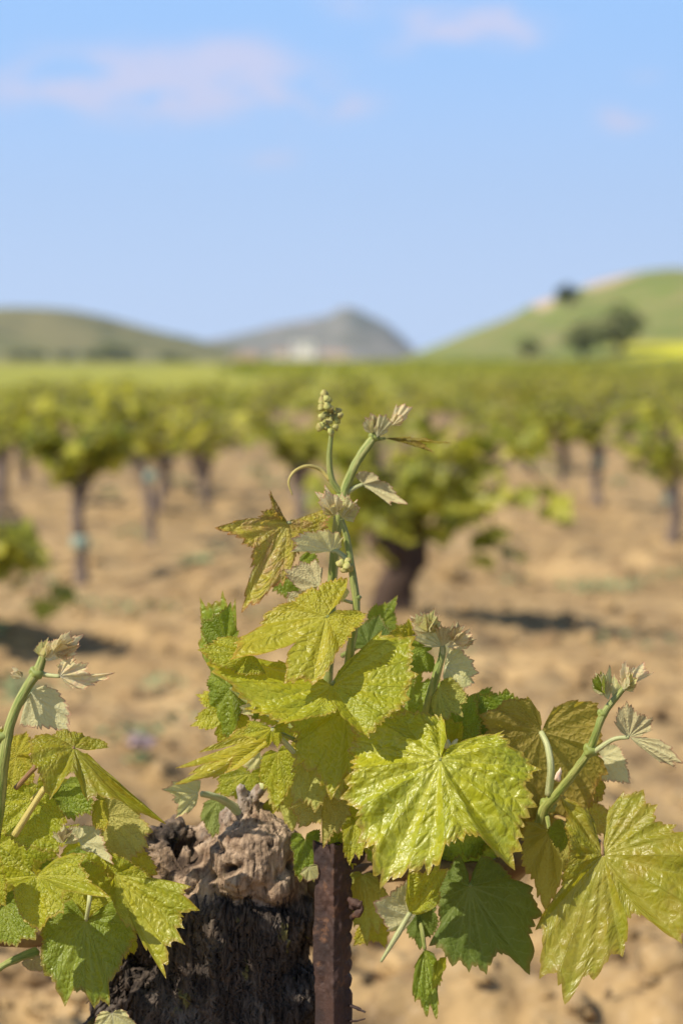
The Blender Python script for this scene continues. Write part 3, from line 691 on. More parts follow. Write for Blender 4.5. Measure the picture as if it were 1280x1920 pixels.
# vines too far off to count: one mass of rows
rs = np.random.RandomState(77); cs = []; tc_ = []
for r in range(-40, 60):
    for q in range(110):
        y = 73 + q * 1.7 + rs.uniform(-.4, .4); x = .2 + 1.6 * r + rs.uniform(-.3, .3); px = x / y / KH + 640
        if px < 420 + (y - 70) * .2 or px > 1500 or y > 250: continue
        n_ = 9; cs.append(np.stack([x + rs.normal(size=n_) * .22, y + rs.normal(size=n_) * .22, float(base_z(x, y)) + .45 + rs.normal(size=n_) * .12], -1))
cs = np.concatenate(cs); V, F, T_ = vleaves(cs, rs.normal(size=cs.shape) * (1, 1, .4), np.stack([rs.normal(size=len(cs)) * .5, rs.normal(size=len(cs)) * .5, 1 + 0 * cs[:, 0]], -1), np.full(len(cs), .17), rs)
tag(mesh_np('vine_rows', V, F, M['vleaf'], None, False, attr={'tint': T_}), 'far mass of vine foliage filling the field up to the hills', kind='stuff')

# ------------------------------------------------------------------ haze
v, f = boxv(-3000, 3000, -650, 4300, -2, 320)
m, n = mat('air_haze'); vol = n.n('ShaderNodeVolumePrincipled', {'Color': (.62, .80, 1, 1), 'Density': .00013, 'Anisotropy': .2})
n.n('ShaderNodeOutputMaterial', {1: vol}); hz_ = mesh_np('haze', v, f, m, None, False); tag(hz_, 'thin pale haze over the valley', kind='stuff')

# ------------------------------------------------------------------ the sharp vine
vloc = P(450, 1540, 6); vloc = (float(vloc[0]), float(vloc[1]), float(G(vloc[0], vloc[1])))
vine = empty('grapevine', vloc, 'sharp old grapevine in focus with gnarled trunk, fresh shoots and glossy yellow green leaves', 'grapevine')
def remesh(parts, vox, smooth=2):
    V, F, U, MI = join([(v, f, None, 0) for v, f, u in parts])
    me = bpy.data.meshes.new('tmp'); me.from_pydata([tuple(v) for v in V], [], [tuple(int(i) for i in q) for f in F for q in f]); me.update()
    o = bpy.data.objects.new('tmp', me); COL.objects.link(o)
    r = o.modifiers.new('r', 'REMESH'); r.mode = 'VOXEL'; r.voxel_size = vox
    s_ = o.modifiers.new('s', 'SMOOTH'); s_.iterations = smooth; s_.factor = .6
    dg = bpy.context.evaluated_depsgraph_get(); e = bpy.data.meshes.new_from_object(o.evaluated_get(dg))
    bpy.data.objects.remove(o); bpy.data.meshes.remove(me); return e
def verts(me):
    a = np.empty(len(me.vertices) * 3, np.float32); me.vertices.foreach_get('co', a)
    b = np.empty(len(me.vertices) * 3, np.float32); me.vertex_normals.foreach_get('vector', b) if hasattr(me, 'vertex_normals') else me.vertices.foreach_get('normal', b)
    return a.reshape(-1, 3).astype(float), b.reshape(-1, 3).astype(float)
def T3(pts, rad, **k):
    D = k.pop('D', D0); return tube([x if isinstance(x, np.ndarray) else P(*x, D=D) for x in pts], rad, **k)
px2m = KH * D0                                   # metres per photo pixel at the vine
def E3(px, py, dz, rx, ry, rz, seed=0, rough=.2):
    return ico(P(px, py, dz), (rx * px2m, ry * px2m, rz * px2m), seed, rough, 20, 14)
gz = float(G(vloc[0], vloc[1]))
foot = np.array((vloc[0] - .01, vloc[1] + .02, gz - .05)); mid_ = np.array((vloc[0] - .005, vloc[1] + .015, .2))
tp = [tube([foot, mid_, P(425, 1960, 7), P(440, 1800, 7), P(452, 1690, 7)], [.078, .056, .056, .050, .046], 8, 24, .15, 3),
      E3(478, 1612, 5.2, 92, 88, 82, 1, .18), E3(470, 1562, 5.6, 66, 40, 60, 2), E3(476, 1664, 5.9, 112, 72, 84, 21, .1), E3(430, 1625, 6.6, 78, 60, 66, 22, .15), E3(535, 1700, 6.3, 62, 62, 60, 3), E3(405, 1700, 6.3, 84, 60, 70, 4),
      E3(350, 1640, 7, 58, 62, 55, 5, .4), E3(318, 1590, 8.5, 34, 42, 34, 6, .6), E3(288, 1570, 7.5, 24, 30, 22, 7, .6), E3(280, 1612, 7, 22, 26, 20, 8, .5), E3(372, 1580, 8.5, 34, 34, 34, 9, .6), E3(330, 1560, 9, 40, 16, 24, 19, .6),
      E3(300, 1740, 8, 78, 60, 60, 10, .4), E3(262, 1840, 8, 72, 70, 60, 11, .45), E3(240, 1930, 9, 66, 60, 60, 12, .45), E3(340, 1880, 6, 90, 110, 80, 13, .2), E3(520, 1860, 7, 88, 150, 80, 14, .15),
      T3([(480, 1560, 5.6), (470, 1530, 5.4), (462, 1498, 5.2)], [.011, .0075, .0062], n=5, sides=12, rough=.3, seed=5),
      T3([(462, 1500, 5.2), (454, 1488, 5.0), (449, 1474, 4.8)], [.0052, .0045, .0030], n=4, sides=10, rough=.3, seed=6),
      T3([(466, 1502, 5.2), (480, 1488, 5.0), (492, 1474, 4.8)], [.0045, .0034, .0028], n=4, sides=10, rough=.3, seed=7)]
tm = remesh(tp, .00105, 12); co, no = verts(tm)
def gauss(c, r): 
    c = P(*c) if not isinstance(c, np.ndarray) else c; d2 = ((co - c) ** 2).sum(1); return np.exp(-d2 / (r * px2m) ** 2)
zk = P(478, 1690, 6)[2]
knob = 1 / (1 + np.exp(-((co[:, 2] - zk) / .006 + 1.5 * vnoise(co[:, 0] * 70, co[:, 1] * 70, co[:, 2] * 70, 3)))) * (1 - .75 * gauss((310, 1580, 8), 62))
aa = np.arctan2(co[:, 1] - vloc[1] - .02, co[:, 0] - vloc[0])
wz = co[:, 2] + .012 * vnoise(co[:, 0] * 22, co[:, 1] * 22, co[:, 2] * 14, 8)
wx = aa * .06 + .006 * vnoise(co[:, 0] * 30, co[:, 1] * 30, co[:, 2] * 20, 9) + .010 * vnoise(co[:, 2] * 12, co[:, 0] * 9, None, 10)
fib = 1 - np.abs(vnoise(wx * 230, wz * 5, None, 12)) * 1.6; fib2 = 1 - np.abs(vnoise(wx * 560, wz * 11, None, 13)) * 1.5; fib0 = vnoise(wx * 95, wz * 9, None, 14)
lump = fbm(co[:, 0] * 26, co[:, 1] * 26, co[:, 2] * 26, 3, 15); fine = fbm(co[:, 0] * 190, co[:, 1] * 190, co[:, 2] * 190, 3, 16)
strip = np.floor((wx * 140 + .5 * vnoise(wz * 20, wx * 30, None, 17))); plate = h3(strip.astype(int), np.floor(wz * 9 + h3(strip.astype(int), strip.astype(int) * 0, strip.astype(int) * 0, 3) * 7).astype(int), strip.astype(int) * 0, 5)
dlow = .0032 * fib0 + .0022 * fib + .0014 * fib2 + .0026 * (plate - .4) + .004 * lump + .0006 * fine
wr = 1 - np.abs(vnoise(co[:, 0] * 60 + lump * 2, co[:, 1] * 60, co[:, 2] * 190 + 3 * lump, 18)) * 1.6
crk = np.clip(np.abs(vnoise(wx * 300 + 3 * lump, wz * 26, None, 33)) - .07, -1, 0) / .07
swl = np.sin((np.hypot((co[:, 0] - P(435, 1640, 1)[0]), (co[:, 2] - P(435, 1640, 1)[2])) + .0025 * lump) * 1100) * np.clip(gauss((435, 1640, 2), 75) * 1.4, 0, 1)
dtop = .0016 * lump + .0005 * wr + .0009 * fine + .0007 * fib2 + .0016 * crk + .0005 * swl
disp = dtop * knob + dlow * (1 - knob)
frag = np.clip(gauss((310, 1590, 8), 85) + gauss((260, 1850, 8), 105) + gauss((230, 1940, 8), 70), 0, 1)
fr_ = 1 - np.abs(vnoise(co[:, 0] * 85, co[:, 1] * 85, co[:, 2] * 85, 25)) * 2; disp = disp + frag * (.0065 * fr_ + .004 * vnoise(co[:, 0] * 210, co[:, 1] * 210, co[:, 2] * 120, 26))
for c_, r_, d_ in (((432, 1643, 1.2), 11, .007), ((423, 1650, .8), 10, .007), ((448, 1640, .8), 10, .006), ((405, 1602, 1.5), 9, .004), ((345, 1610, 4), 24, .012), ((320, 1625, 4.5), 18, .012), ((392, 1662, 1.5), 11, .005), ((545, 1640, 1.6), 13, .004), ((520, 1655, 1.4), 9, .004), ((490, 1680, .5), 10, .003),
                   ((440, 1592, 1), 7, -.0025), ((425, 1586, 1), 7, -.0025), ((412, 1596, 1), 7, -.0022), ((455, 1597, 1), 8, -.0025), ((465, 1612, 1), 8, -.002), ((452, 1645, .5), 9, -.004), ((445, 1670, .6), 22, -.005), ((520, 1690, .6), 26, -.004)):
    p_ = P(*c_); q = np.exp(-(((co[:, 0] - p_[0]) ** 2 + (co[:, 2] - p_[2]) ** 2) / (r_ * px2m) ** 2)) * (no[:, 1] < .1); disp = disp - d_ * q
co = co + no * disp[:, None]
tm.vertices.foreach_set('co', co.astype(np.float32).ravel()); tm.update()
lit_wood = np.clip(knob * 1.0 + .0, 0, 1) * np.clip(.9 + .35 * lump, 0, 1)
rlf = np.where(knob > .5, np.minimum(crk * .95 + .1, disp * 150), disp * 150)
at = tm.attributes.new('wood', 'FLOAT', 'POINT'); at.data.foreach_set('value', lit_wood.astype(np.float32))
at = tm.attributes.new('relief', 'FLOAT', 'POINT'); at.data.foreach_set('value', rlf.astype(np.float32))
m, n = mat('old_bark'); ov = n.n('ShaderNodeTexCoord').outputs['Object']
wd = n.n('ShaderNodeAttribute', attribute_name='wood').outputs['Fac']; rl = n.n('ShaderNodeAttribute', attribute_name='relief').outputs['Fac']
nf = n.noise(n.mapv(ov, (1, 1, .12)), 260, 5, .65); nb = n.noise(ov, 45, 5, .6)
bark = n.mix(n.ss(nf, .35, .7), (.024, .018, .015), (.10, .075, .057)); bark = n.mix(n.ss(nb, .5, .7, 0, .5), bark, (.18, .155, .13))
wood = n.mix(n.ss(nb, .32, .66), (.27, .185, .12), (.46, .34, .235)); wood = n.mix(n.ss(n.noise(n.mapv(ov, (1, 1, .22)), 210, 6, .7, .5), .42, .66, 0, .85), wood, (.11, .075, .05))
wood = n.mix(n.ss(n.noise(ov, 24, 3), .56, .7, 0, .6), wood, (.36, .33, .30)); wood = n.mix(n.ss(n.noise(ov, 55, 5, .7), .50, .68, 0, .7), wood, (.15, .085, .05))
c = n.mix(n.ss(n.m('ADD', wd, n.m('MULTIPLY', n.m('SUBTRACT', nf, .5), .5)), .35, .65), bark, wood)  # bare wood over bark; sunlit top and shaded lower trunk also painted into these colours
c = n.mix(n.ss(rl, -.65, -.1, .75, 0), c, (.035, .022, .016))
moss = n.ss(n.noise(n.mapv(ov, (1, 1, .5)), 75, 3, .6), .64, .70, 0, .55); c = n.mix(moss, c, (.22, .20, .05))
b = n.n('ShaderNodeBump', {'Strength': .9, 'Distance': .0016, 'Height': n.m('ADD', nf, n.noise(ov, 420, 4))})
out(n, n.n('ShaderNodeBsdfPrincipled', {'Base Color': c, 'Roughness': .88, 'Specular IOR Level': .25, 'Normal': b.outputs[0]})); M['bark'] = m
bvh = BVHTree.FromPolygons([tuple(v) for v in co], [tuple(p.vertices) for p in tm.polygons])
# peeling bark ribbons laid over the trunk
rs = np.random.RandomState(9); parts = [(co, [np.array([p.vertices[:] for p in tm.polygons if len(p.vertices) == 4])], None, 0)]
nco = len(co)
camp = Vector(cam.location)
for k in range(420):
    px = rs.uniform(300, 600); py = rs.uniform(1670, 1890); L = int(rs.uniform(12, 44)); w_ = rs.uniform(.0006, .0030) ; sl = rs.normal() * .16 + (px - 450) * .0006; lift = rs.uniform(.0004, .002)
    if rs.rand() < .25: px = rs.uniform(205, 340); sl = rs.normal() * .6; w_ *= 1.2
    pts = []
    for q in range(L):
        sl += rs.normal() * .035; x_ = px + sl * q * 6.0; y_ = py + q * 6.0
        d_ = (Vector(P(x_, y_, 0)) - camp).normalized(); h, nn_, _, _ = bvh.ray_cast(camp, d_)
        if h is None: break
        t_ = q / (L - 1); up = lift + .004 * max(0, t_ - .75) * rs.rand() * 4 * (k % 3 == 0)
        hh_ = np.array(h); 
        if pts and np.linalg.norm(hh_ - pts[-1][0]) > .02: break
        pts.append((hh_, np.array(nn_), up))
    if len(pts) < 4: continue
    C_ = np.array([p[0] + p[1] * p[2] for p in pts]); tn = np.gradient(C_, axis=0); N_ = np.array([p[1] for p in pts]); S_ = np.cross(tn, N_); S_ /= np.linalg.norm(S_, axis=1)[:, None] + 1e-9
    ww = w_ * np.sin(np.linspace(.25, 2.9, len(pts)))[:, None]; th_ = N_ * .0006
    V = np.stack([C_ - S_ * ww, C_ + th_ * .8, C_ + S_ * ww, C_ - th_], 1).reshape(-1, 3); i, j = np.meshgrid(np.arange(len(pts) - 1), np.arange(4), indexing='ij'); j2 = (j + 1) % 4
    parts.append((V, np.stack([i * 4 + j, i * 4 + j2, i * 4 + 4 + j2, i * 4 + 4 + j], -1).reshape(-1, 4), None, 0))
tri_ = [p.vertices[:] for p in tm.polygons if len(p.vertices) == 3]
if tri_: parts[0] = (co, [parts[0][1][0], np.array(tri_)], None, 0)
V, F, U, MI = join(parts)
w1 = np.zeros(len(V)); w1[:nco] = lit_wood; r1 = np.full(len(V), .3); r1[:nco] = rlf
trunk = mesh_np('trunk', V, F, M['bark'], vine, mi=MI, attr={'wood': w1, 'relief': r1})
bpy.data.meshes.remove(tm)

# arms of old wood
M['cane'] = simple('cane_bark', (.14, .075, .04), (.24, .18, .08), 60, .7, 1.0, .001)
V, F, U = T3([(560, 1668, 7), (640, 1652, 6), (720, 1636, 5), (800, 1628, 5), (880, 1640, 6), (935, 1636, 6), (985, 1600, 5), (1012, 1555, 4.2)], [.0105, .0075, .0065, .0065, .0075, .0095, .0085, .0062], n=8, sides=14, rough=.25, seed=2)
arm_r = mesh_np('arm', V, F, M['cane'], vine, uv=U)
V, F, U = T3([(300, 1730, 8), (210, 1722, 6), (120, 1742, 5), (40, 1748, 4.5), (-30, 1728, 4), (-60, 1650, 3)], [.012, .008, .007, .0075, .008, .007], n=8, sides=14, rough=.3, seed=4)
arm_l = mesh_np('arm', V, F, M['cane'], vine, uv=U)

def shoot(pts, rad, m='stem', label=None, nodes=()):
    V, F, U = T3(pts, rad, n=10, sides=12, rough=.10, seed=len(pts)); parts = [(V, F, U, 0)]
    for q in nodes:
        v, f, u = E3(q[0], q[1], q[2], q[3], q[3] * .8, q[3], 3, .35); parts.append((v, f, np.full((len(v), 2), .3), 0))
    V, F, U, MI = join(parts); o = mesh_np('shoot', V, F, M[m], vine, uv=U, mi=MI)
    if label: o['label'] = label
    return o
def bud(par, blobs, m='bud', name='shoot_tip'):
    parts = [];
    for k, (px, py, dz, rx, ry, rot) in enumerate(blobs):
        v, f, u = ico((0, 0, 0), (rx * px2m, rx * px2m * .8, ry * px2m), k + len(blobs), .35, 14, 12)
        t_ = v[:, 2] / (ry * px2m); v[:, 0] *= 1 - .35 * t_; v[:, 1] *= 1 - .35 * t_
        a = math.radians(rot); x = v[:, 0] * math.cos(a) + v[:, 2] * math.sin(a); z = -v[:, 0] * math.sin(a) + v[:, 2] * math.cos(a); v[:, 0] = x; v[:, 2] = z
        parts.append((v + P(px, py, dz), f, None, 0))
    V, F, U, MI = join(parts); return mesh_np(name, V, F, M[m], par, mi=MI)

# ---- front middle shoot (in focus)
s1 = shoot([(640, 1420, 2), (648, 1330, 1), (655, 1230, 0), (668, 1150, 0), (662, 1085, 0), (655, 1040, 0), (648, 1000, 0), (640, 975, 0)], [.0042, .0036, .0027, .0022, .0022, .0021, .0019, .0015], nodes=((668, 1120, 0, 8), (650, 1062, -.2, 10)))
bud(s1, [(640, 1056, -.9, 8, 8, 20), (652, 1052, -1.0, 8, 7, -30), (657, 1064, -.8, 8, 8, 60), (644, 1068, -1, 7, 7, 0), (650, 1060, -1.3, 7, 7, 0)], 'flower', 'flower_cluster')
leaf(s1, (642, 972, -.3), [(627, 940, 0), (640, 922, -.5), (655, 927, -.8), (672, 950, -.6), (664, 980, -.2)], 'pale', sin=.7, NR=14, name='young_leaf', ext=(10, 10))
leaf(s1, (634, 966, -.2), [(600, 950, .2), (596, 922, 0), (608, 908, -.2), (625, 925, 0)], 'pink', sin=.75, NR=12, name='young_leaf', ext=(8, 8))
leaf(s1, (622, 1034, 0), [(580, 1036, .2), (541, 1032, -.6), (545, 1007, -.8), (594, 992, -1.2), (628, 994, -.9), (643, 1004, -.5), (640, 1022, 0)], 'pale', sin=.93, under=True, bulge=.09, tooth=10, amp=.12, pet=[(632, 1034, 0), (655, 1052, 0)], petm='stem_pale', ext=(8, 8), name='young_leaf', NR=20, sins=[.9, .8, .82, .9, .93, .95])
leaf(s1, (598, 1098, .5), [(560, 1108, .4), (532, 1068, .4), (560, 1052, .8), (590, 1048, 1.0), (606, 1062, .7)], 'tan', sin=.85, under=True, bulge=.06, tooth=10, ext=(15, 8), name='young_leaf', NR=18, pet=[(630, 1120, .5), (660, 1130, 0)], petm='stem_pale', petr=.0009)
leaf(s1, (585, 1128, .6), [(532, 1132, .2), (538, 1110, .3), (560, 1106, .5), (600, 1112, .6)], 'tan', sin=.9, under=True, bulge=.08, ext=(15, 10), name='young_leaf', NR=14)
leaf(s1, (655, 1110, 0), [(640, 1130, -.3), (628, 1130, -.2), (632, 1108, .1), (646, 1100, .2)], 'pale', sin=.9, ext=(10, 10), name='young_leaf', NR=12)
# big upper leaf
leaf(s1, (612, 1156, -1.2), [(688, 1150, -1.4), (640, 1210, -2.6), (585, 1285, -3.6), (532, 1278, -4.0), (430, 1238, -3.4), (436, 1205, -2.6), (485, 1165, -1.0), (545, 1125, -.2), (652, 1082, .4)], 'gold', sin=.72, sins=[.96, .97, .95, .42, .96, .92, .9, .7], bulge=.05, droop=.03, ruf=.02, amp=.075, tooth=6.5, ext=(20, 20), pet=[(640, 1166, -.8), (666, 1180, 0)], rug=.6, NR=30, label='topmost big yellow leaf catching full sun')
# big lower leaf with the shadow across it
leaf(s1, (622, 1284, -2.0), [(668, 1225, -.8), (716, 1182, .2), (779, 1196, .2), (785, 1263, -1.6), (770, 1312, -2.6), (692, 1387, -4.2), (600, 1342, -4.0), (520, 1362, -4.2), (455, 1330, -3.6), (372, 1220, -2.0), (420, 1225, -1.0), (520, 1240, -.6)], 'lime', sins=[.95, .86, .84, .85, .80, .60, .92, .95, .9, .86, .9], bulge=.03, droop=.0, ruf=.012, amp=.075, tooth=6.5, ext=(12, 12), pet=[(640, 1262, -1), (655, 1240, 0)], rug=.4, NR=30, label='broad bright leaf with the shadow of the top leaf across it')
leaf(s1, (470, 1225, -2.4), [(500, 1262, -2.8), (440, 1262, -3.0), (385, 1232, -3.2), (370, 1218, -3), (398, 1198, -2.2), (440, 1190, -1.8)], 'lime', sin=.9, bulge=.08, ext=(10, 10), NR=20, name='leaf')
# curled tall leaf at the left
leaf(s1, (432, 1290, 3.2), [(455, 1330, 3.0), (425, 1392, 3.4), (398, 1340, 4.2), (392, 1260, 4.2), (372, 1180, 4.4), (372, 1120, 4.4), (412, 1106, 3.6), (438, 1120, 3.0)], 'green', sins=[.9, .85, .9, .92, .9, .8, .72], bulge=.06, ext=(12, 6), NR=26, tooth=7, pet=[(470, 1320, 3), (560, 1370, 2)], label='tall curled green leaf edge-on at the left')
leaf(s1, (425, 1205, 3.0), [(388, 1214, 3), (378, 1160, 3.0), (400, 1150, 2.6), (432, 1128, 2.5), (447, 1182, 2.2), (440, 1214, 2.6)], 'green', sin=.8, bulge=.08, ext=(10, 10), NR=20)
# lower left drooping leaves of this shoot
leaf(s1, (520, 1372, -.5), [(500, 1402, -1.2), (420, 1448, -1.8), (328, 1438, -2.2), (372, 1410, -1.6), (430, 1378, -1), (462, 1356, -.5)], 'gold', sins=[.9, .55, .42, .8, .9], bulge=.05, ext=(10, 10), NR=24, amp=.06, pet=[(560, 1390, 0), (600, 1402, 1)])
leaf(s1, (500, 1388, 0), [(470, 1420, 0), (400, 1462, -.6), (326, 1470, -.8), (352, 1452, -.4), (420, 1410, 0)], 'gold', sins=[.8, .8, .8, .9], bulge=.05, ext=(10, 10), NR=20, amp=.07)
leaf(s1, (510, 1366, -2.0), [(545, 1350, -2), (520, 1404, -2.4), (502, 1402, -2.2), (480, 1388, -2.2), (448, 1378, -2.0), (462, 1350, -1.8)], 'lime', sins=[.6, .5, .5, .8, .8], bulge=.1, NR=16, ext=(15, 15), pet=[(560, 1420, -.5), (575, 1430, 1)], petm='stem_pale', petr=.0018)
leaf(s1, (475, 1330, -3.4), [(480, 1320, -3.6), (474, 1342, -3.8), (452, 1338, -3.8), (449, 1325, -3.8), (466, 1318, -3.6)], 'pale', sin=.8, NR=10, name='young_leaf', ext=(15, 15))

# ---- back middle shoot with the flower cluster (a little out of focus)
s2 = shoot([(612, 1300, 9), (618, 1180, 9), (625, 1060, 8.5), (634, 970, 8), (648, 915, 8), (668, 868, 8), (692, 832, 8), (708, 812, 8)], [.0036, .0034, .0031, .0029, .0029, .0028, .0027, .0022], nodes=((640, 935, 8, 12), (700, 820, 8, 10)))
V, F, U = T3([(638, 925, 8), (622, 900, 8), (617, 860, 8), (621, 815, 8)], [.0021, .0021, .0018, .0014], n=8, sides=8); mesh_np('stalk', V, F, M['stem'], s2, uv=U)
rs = np.random.RandomState(5); bl_ = []
for k, (px, py) in enumerate([(621, 810), (612, 800), (629, 800), (605, 797), (618, 788), (632, 788), (638, 778), (624, 774), (612, 776), (603, 782), (604, 764), (613, 760), (603, 752), (611, 746), (607, 737), (614, 752), (626, 782), (634, 770), (600, 800), (619, 766), (608, 790)]):
    bl_.append((px, py, 8 + rs.uniform(-.5, .5), rs.uniform(6, 8.5), rs.uniform(6, 9), rs.uniform(-60, 60)))
bud(s2, bl_, 'flower', 'flower_cluster')
V, F, U = T3([(618, 900, 8), (600, 880, 8), (575, 874, 7.6), (552, 884, 7.2), (541, 904, 7), (548, 928, 7)], [.0013, .0013, .0011, .0009, .0007, .0004], n=8, sides=7); mesh_np('tendril', V, F, M['stem_gold'], s2, uv=U)
leaf(s2, (702, 818, 8), [(688, 802, 8), (684, 780, 8), (700, 776, 7.5), (712, 800, 8)], 'pale', sin=.85, under=True, NR=14, name='young_leaf', ext=(8, 8), bulge=.12, tooth=12)
leaf(s2, (706, 820, 7.6), [(702, 800, 7.6), (712, 776, 7), (724, 776, 7), (735, 788, 7.2), (728, 808, 7.6)], 'pale', sin=.85, under=True, NR=14, name='young_leaf', ext=(8, 8), bulge=.12, tooth=12)
leaf(s2, (735, 798, 8), [(734, 778, 8), (744, 757, 8), (760, 756, 7.6), (773, 762, 7.6), (764, 782, 8), (750, 796, 8)], 'pink', sin=.85, under=True, NR=16, name='young_leaf', ext=(8, 8), bulge=.14, tooth=9)
leaf(s2, (722, 822, 8), [(770, 819, 8), (812, 845, 7.4), (800, 830, 7.6), (845, 826, 7.4), (800, 819, 8)], 'bronze', sins=[.8, .7, .6, .8], NR=14, name='young_leaf', ext=(4, 4), tooth=14, pet=[(708, 824, 8)], petr=.001)
leaf(s2, (680, 908, 8), [(690, 918, 8), (735, 948, 7.2), (766, 945, 7), (745, 922, 7.2), (715, 898, 7), (672, 882, 7.6), (666, 890, 8)], 'tan', sins=[.9, .85, .85, .85, .8, .9], under=True, NR=18, name='young_leaf', ext=(6, 6), bulge=.12, pet=[(662, 916, 8), (645, 930, 8)], petm='stem_pale')
# mottled leaf hanging behind
leaf(s2, (539, 980, 6.5), [(506, 962, 6.2), (505, 918, 6), (487, 958, 5.8), (402, 990, 5), (450, 1022, 5.2), (468, 1065, 5.2), (452, 1150, 4.6), (530, 1100, 5.4), (562, 1040, 6), (612, 1010, 7), (622, 950, 8), (560, 972, 7)], 'mottle', sins=[.7, .55, .55, .82, .72, .84, .84, .72, .82, .8, .85], bulge=.06, amp=.10, tooth=6, NR=28, ext=(6, 6), rug=1.3, pet=[(575, 985, 7.5), (632, 1012, 8.5)], petm='stem_pale', droop=.0)
leaf(s2, (560, 1060, 9), [(590, 1030, 9), (600, 1100, 9), (560, 1140, 9), (510, 1110, 8.6)], 'green', sin=.8, NR=16)
leaf(s2, (712, 1172, 9), [(745, 1190, 9), (742, 1150, 9), (745, 1116, 9), (722, 1128, 9), (705, 1130, 9), (680, 1190, 9)], 'green', sins=[.8, .75, .7, .8, .8], NR=18, pet=[(690, 1200, 9), (640, 1230, 9)])
leaf(s2, (690, 1210, 6), [(740, 1230, 6), (735, 1180, 6.4), (712, 1150, 7), (676, 1165, 6.6), (655, 1210, 6)], 'deep', sin=.75, NR=18)

# ---- right of the middle: curled pale tip
s3 = shoot([(770, 1480, 4), (790, 1390, 3), (803, 1320, 2), (818, 1265, 1.5), (829, 1225, 1.5), (828, 1205, 1.5)], [.0036, .0032, .0029, .0026, .0021, .0016], nodes=((808, 1300, 2, 9),))
leaf(s3, (829, 1212, 1.3), [(790, 1212, .6), (770, 1190, .4), (768, 1158, .6), (785, 1142, .8), (803, 1150, .2), (820, 1168, 0)], 'pale', sins=[.85, .9, .8, .8, .8], under=True, bulge=.12, NR=20, name='young_leaf', ext=(8, 6), tooth=7, amp=.14, pet=[(829, 1235, 1.5)], petm='stem_pale')
leaf(s3, (829, 1212, 1.2), [(812, 1170, -.2), (825, 1165, -.2), (840, 1172, 0), (850, 1162, 0), (863, 1168, .4), (858, 1190, .8)], 'tan', sins=[.7, .8, .8, .7, .8], under=True, bulge=.14, NR=20, name='young_leaf', ext=(5, 5), tooth=9, amp=.16)
leaf(s3, (838, 1214, 2), [(858, 1218, 2), (890, 1200, 1.4), (884, 1178, 1), (862, 1180, 1.4), (850, 1190, 1.6)], 'pink', sins=[.8, .7, .7, .8], bulge=.14, NR=18, name='young_leaf', ext=(8, 8), tooth=7, amp=.16, ruf=.08)
leaf(s3, (832, 1250, 2), [(845, 1212, 2), (866, 1212, 2), (889, 1238, 1.6), (898, 1262, 1.4), (890, 1282, 1.4), (860, 1310, 1.6), (835, 1300, 1.8)], 'pale', sins=[.85, .75, .8, .78, .85, .9], bulge=.07, NR=24, tooth=9, ext=(10, 10))
leaf(s3, (822, 1290, 1.4), [(850, 1270, 1), (876, 1318, .8), (868, 1345, .6), (840, 1352, .4), (826, 1368, .4), (815, 1345, .8)], 'lime', sins=[.9, .72, .7, .8, .9], bulge=.06, NR=22, under=True, tooth=9)
leaf(s3, (800, 1222, 3), [(812, 1262, 3), (770, 1262, 3), (752, 1210, 3.4), (776, 1196, 3.4), (812, 1200, 3)], 'green', sin=.8, NR=20)
leaf(s3, (766, 1200, 3.6), [(735, 1215, 3), (690, 1222, 2.6), (722, 1190, 2.8), (745, 1172, 3), (768, 1160, 3.6), (780, 1185, 3.6)], 'gold', sins=[.8, .8, .8, .8, .8], bulge=.07, NR=20, ruf=.07, rug=1.4)
leaf(s3, (845, 1370, 3), [(805, 1400, 3), (800, 1330, 3), (845, 1300, 3), (890, 1300, 2.4), (905, 1350, 2.4), (885, 1420, 2.4), (840, 1440, 2.6)], 'green', sin=.8, NR=24, tooth=8)
leaf(s3, (848, 1398, 1.6), [(822, 1420, 1.4), (812, 1380, 1.2), (838, 1340, 1), (866, 1352, .8), (862, 1400, 1)], 'lime', sin=.75, NR=18)
bud(s3, [(840, 1395, .4, 5, 9, 0), (850, 1400, .2, 4, 12, 70), (832, 1398, .4, 4, 12, -65), (846, 1408, .2, 5, 9, 160), (852, 1392, .3, 4, 9, 35)], 'bud', 'flower_cluster')

# ---- main glossy leaf and its shoot, right of the trunk
s4 = shoot([(720, 1640, 5), (745, 1560, 5), (775, 1480, 4), (800, 1420, 3)], [.0050, .0044, .0038, .0030])
leaf(s4, (825, 1424, -3.6), [(826, 1340, -1.0), (733, 1335, -1.0), (655, 1362, -1.6), (650, 1408, -2.2), (636, 1498, -3.4), (668, 1580, -4.8), (712, 1668, -5.8), (800, 1640, -6.4), (868, 1580, -6.4), (968, 1628, -5.6), (1008, 1512, -4.4), (1016, 1440, -3.4), (945, 1370, -2.2), (905, 1375, -2.0)], 'gloss',
     sins=[.9, .9, .9, .82, .82, .88, .86, .84, .66, .84, .78, .72, .85], bulge=.075, droop=.02, ruf=.022, amp=.08, tooth=6.2, ext=(16, 14), rug=1.1, NR=44, label='large glossy puckered leaf facing the camera', pet=[(815, 1440, -2), (800, 1460, 2)])
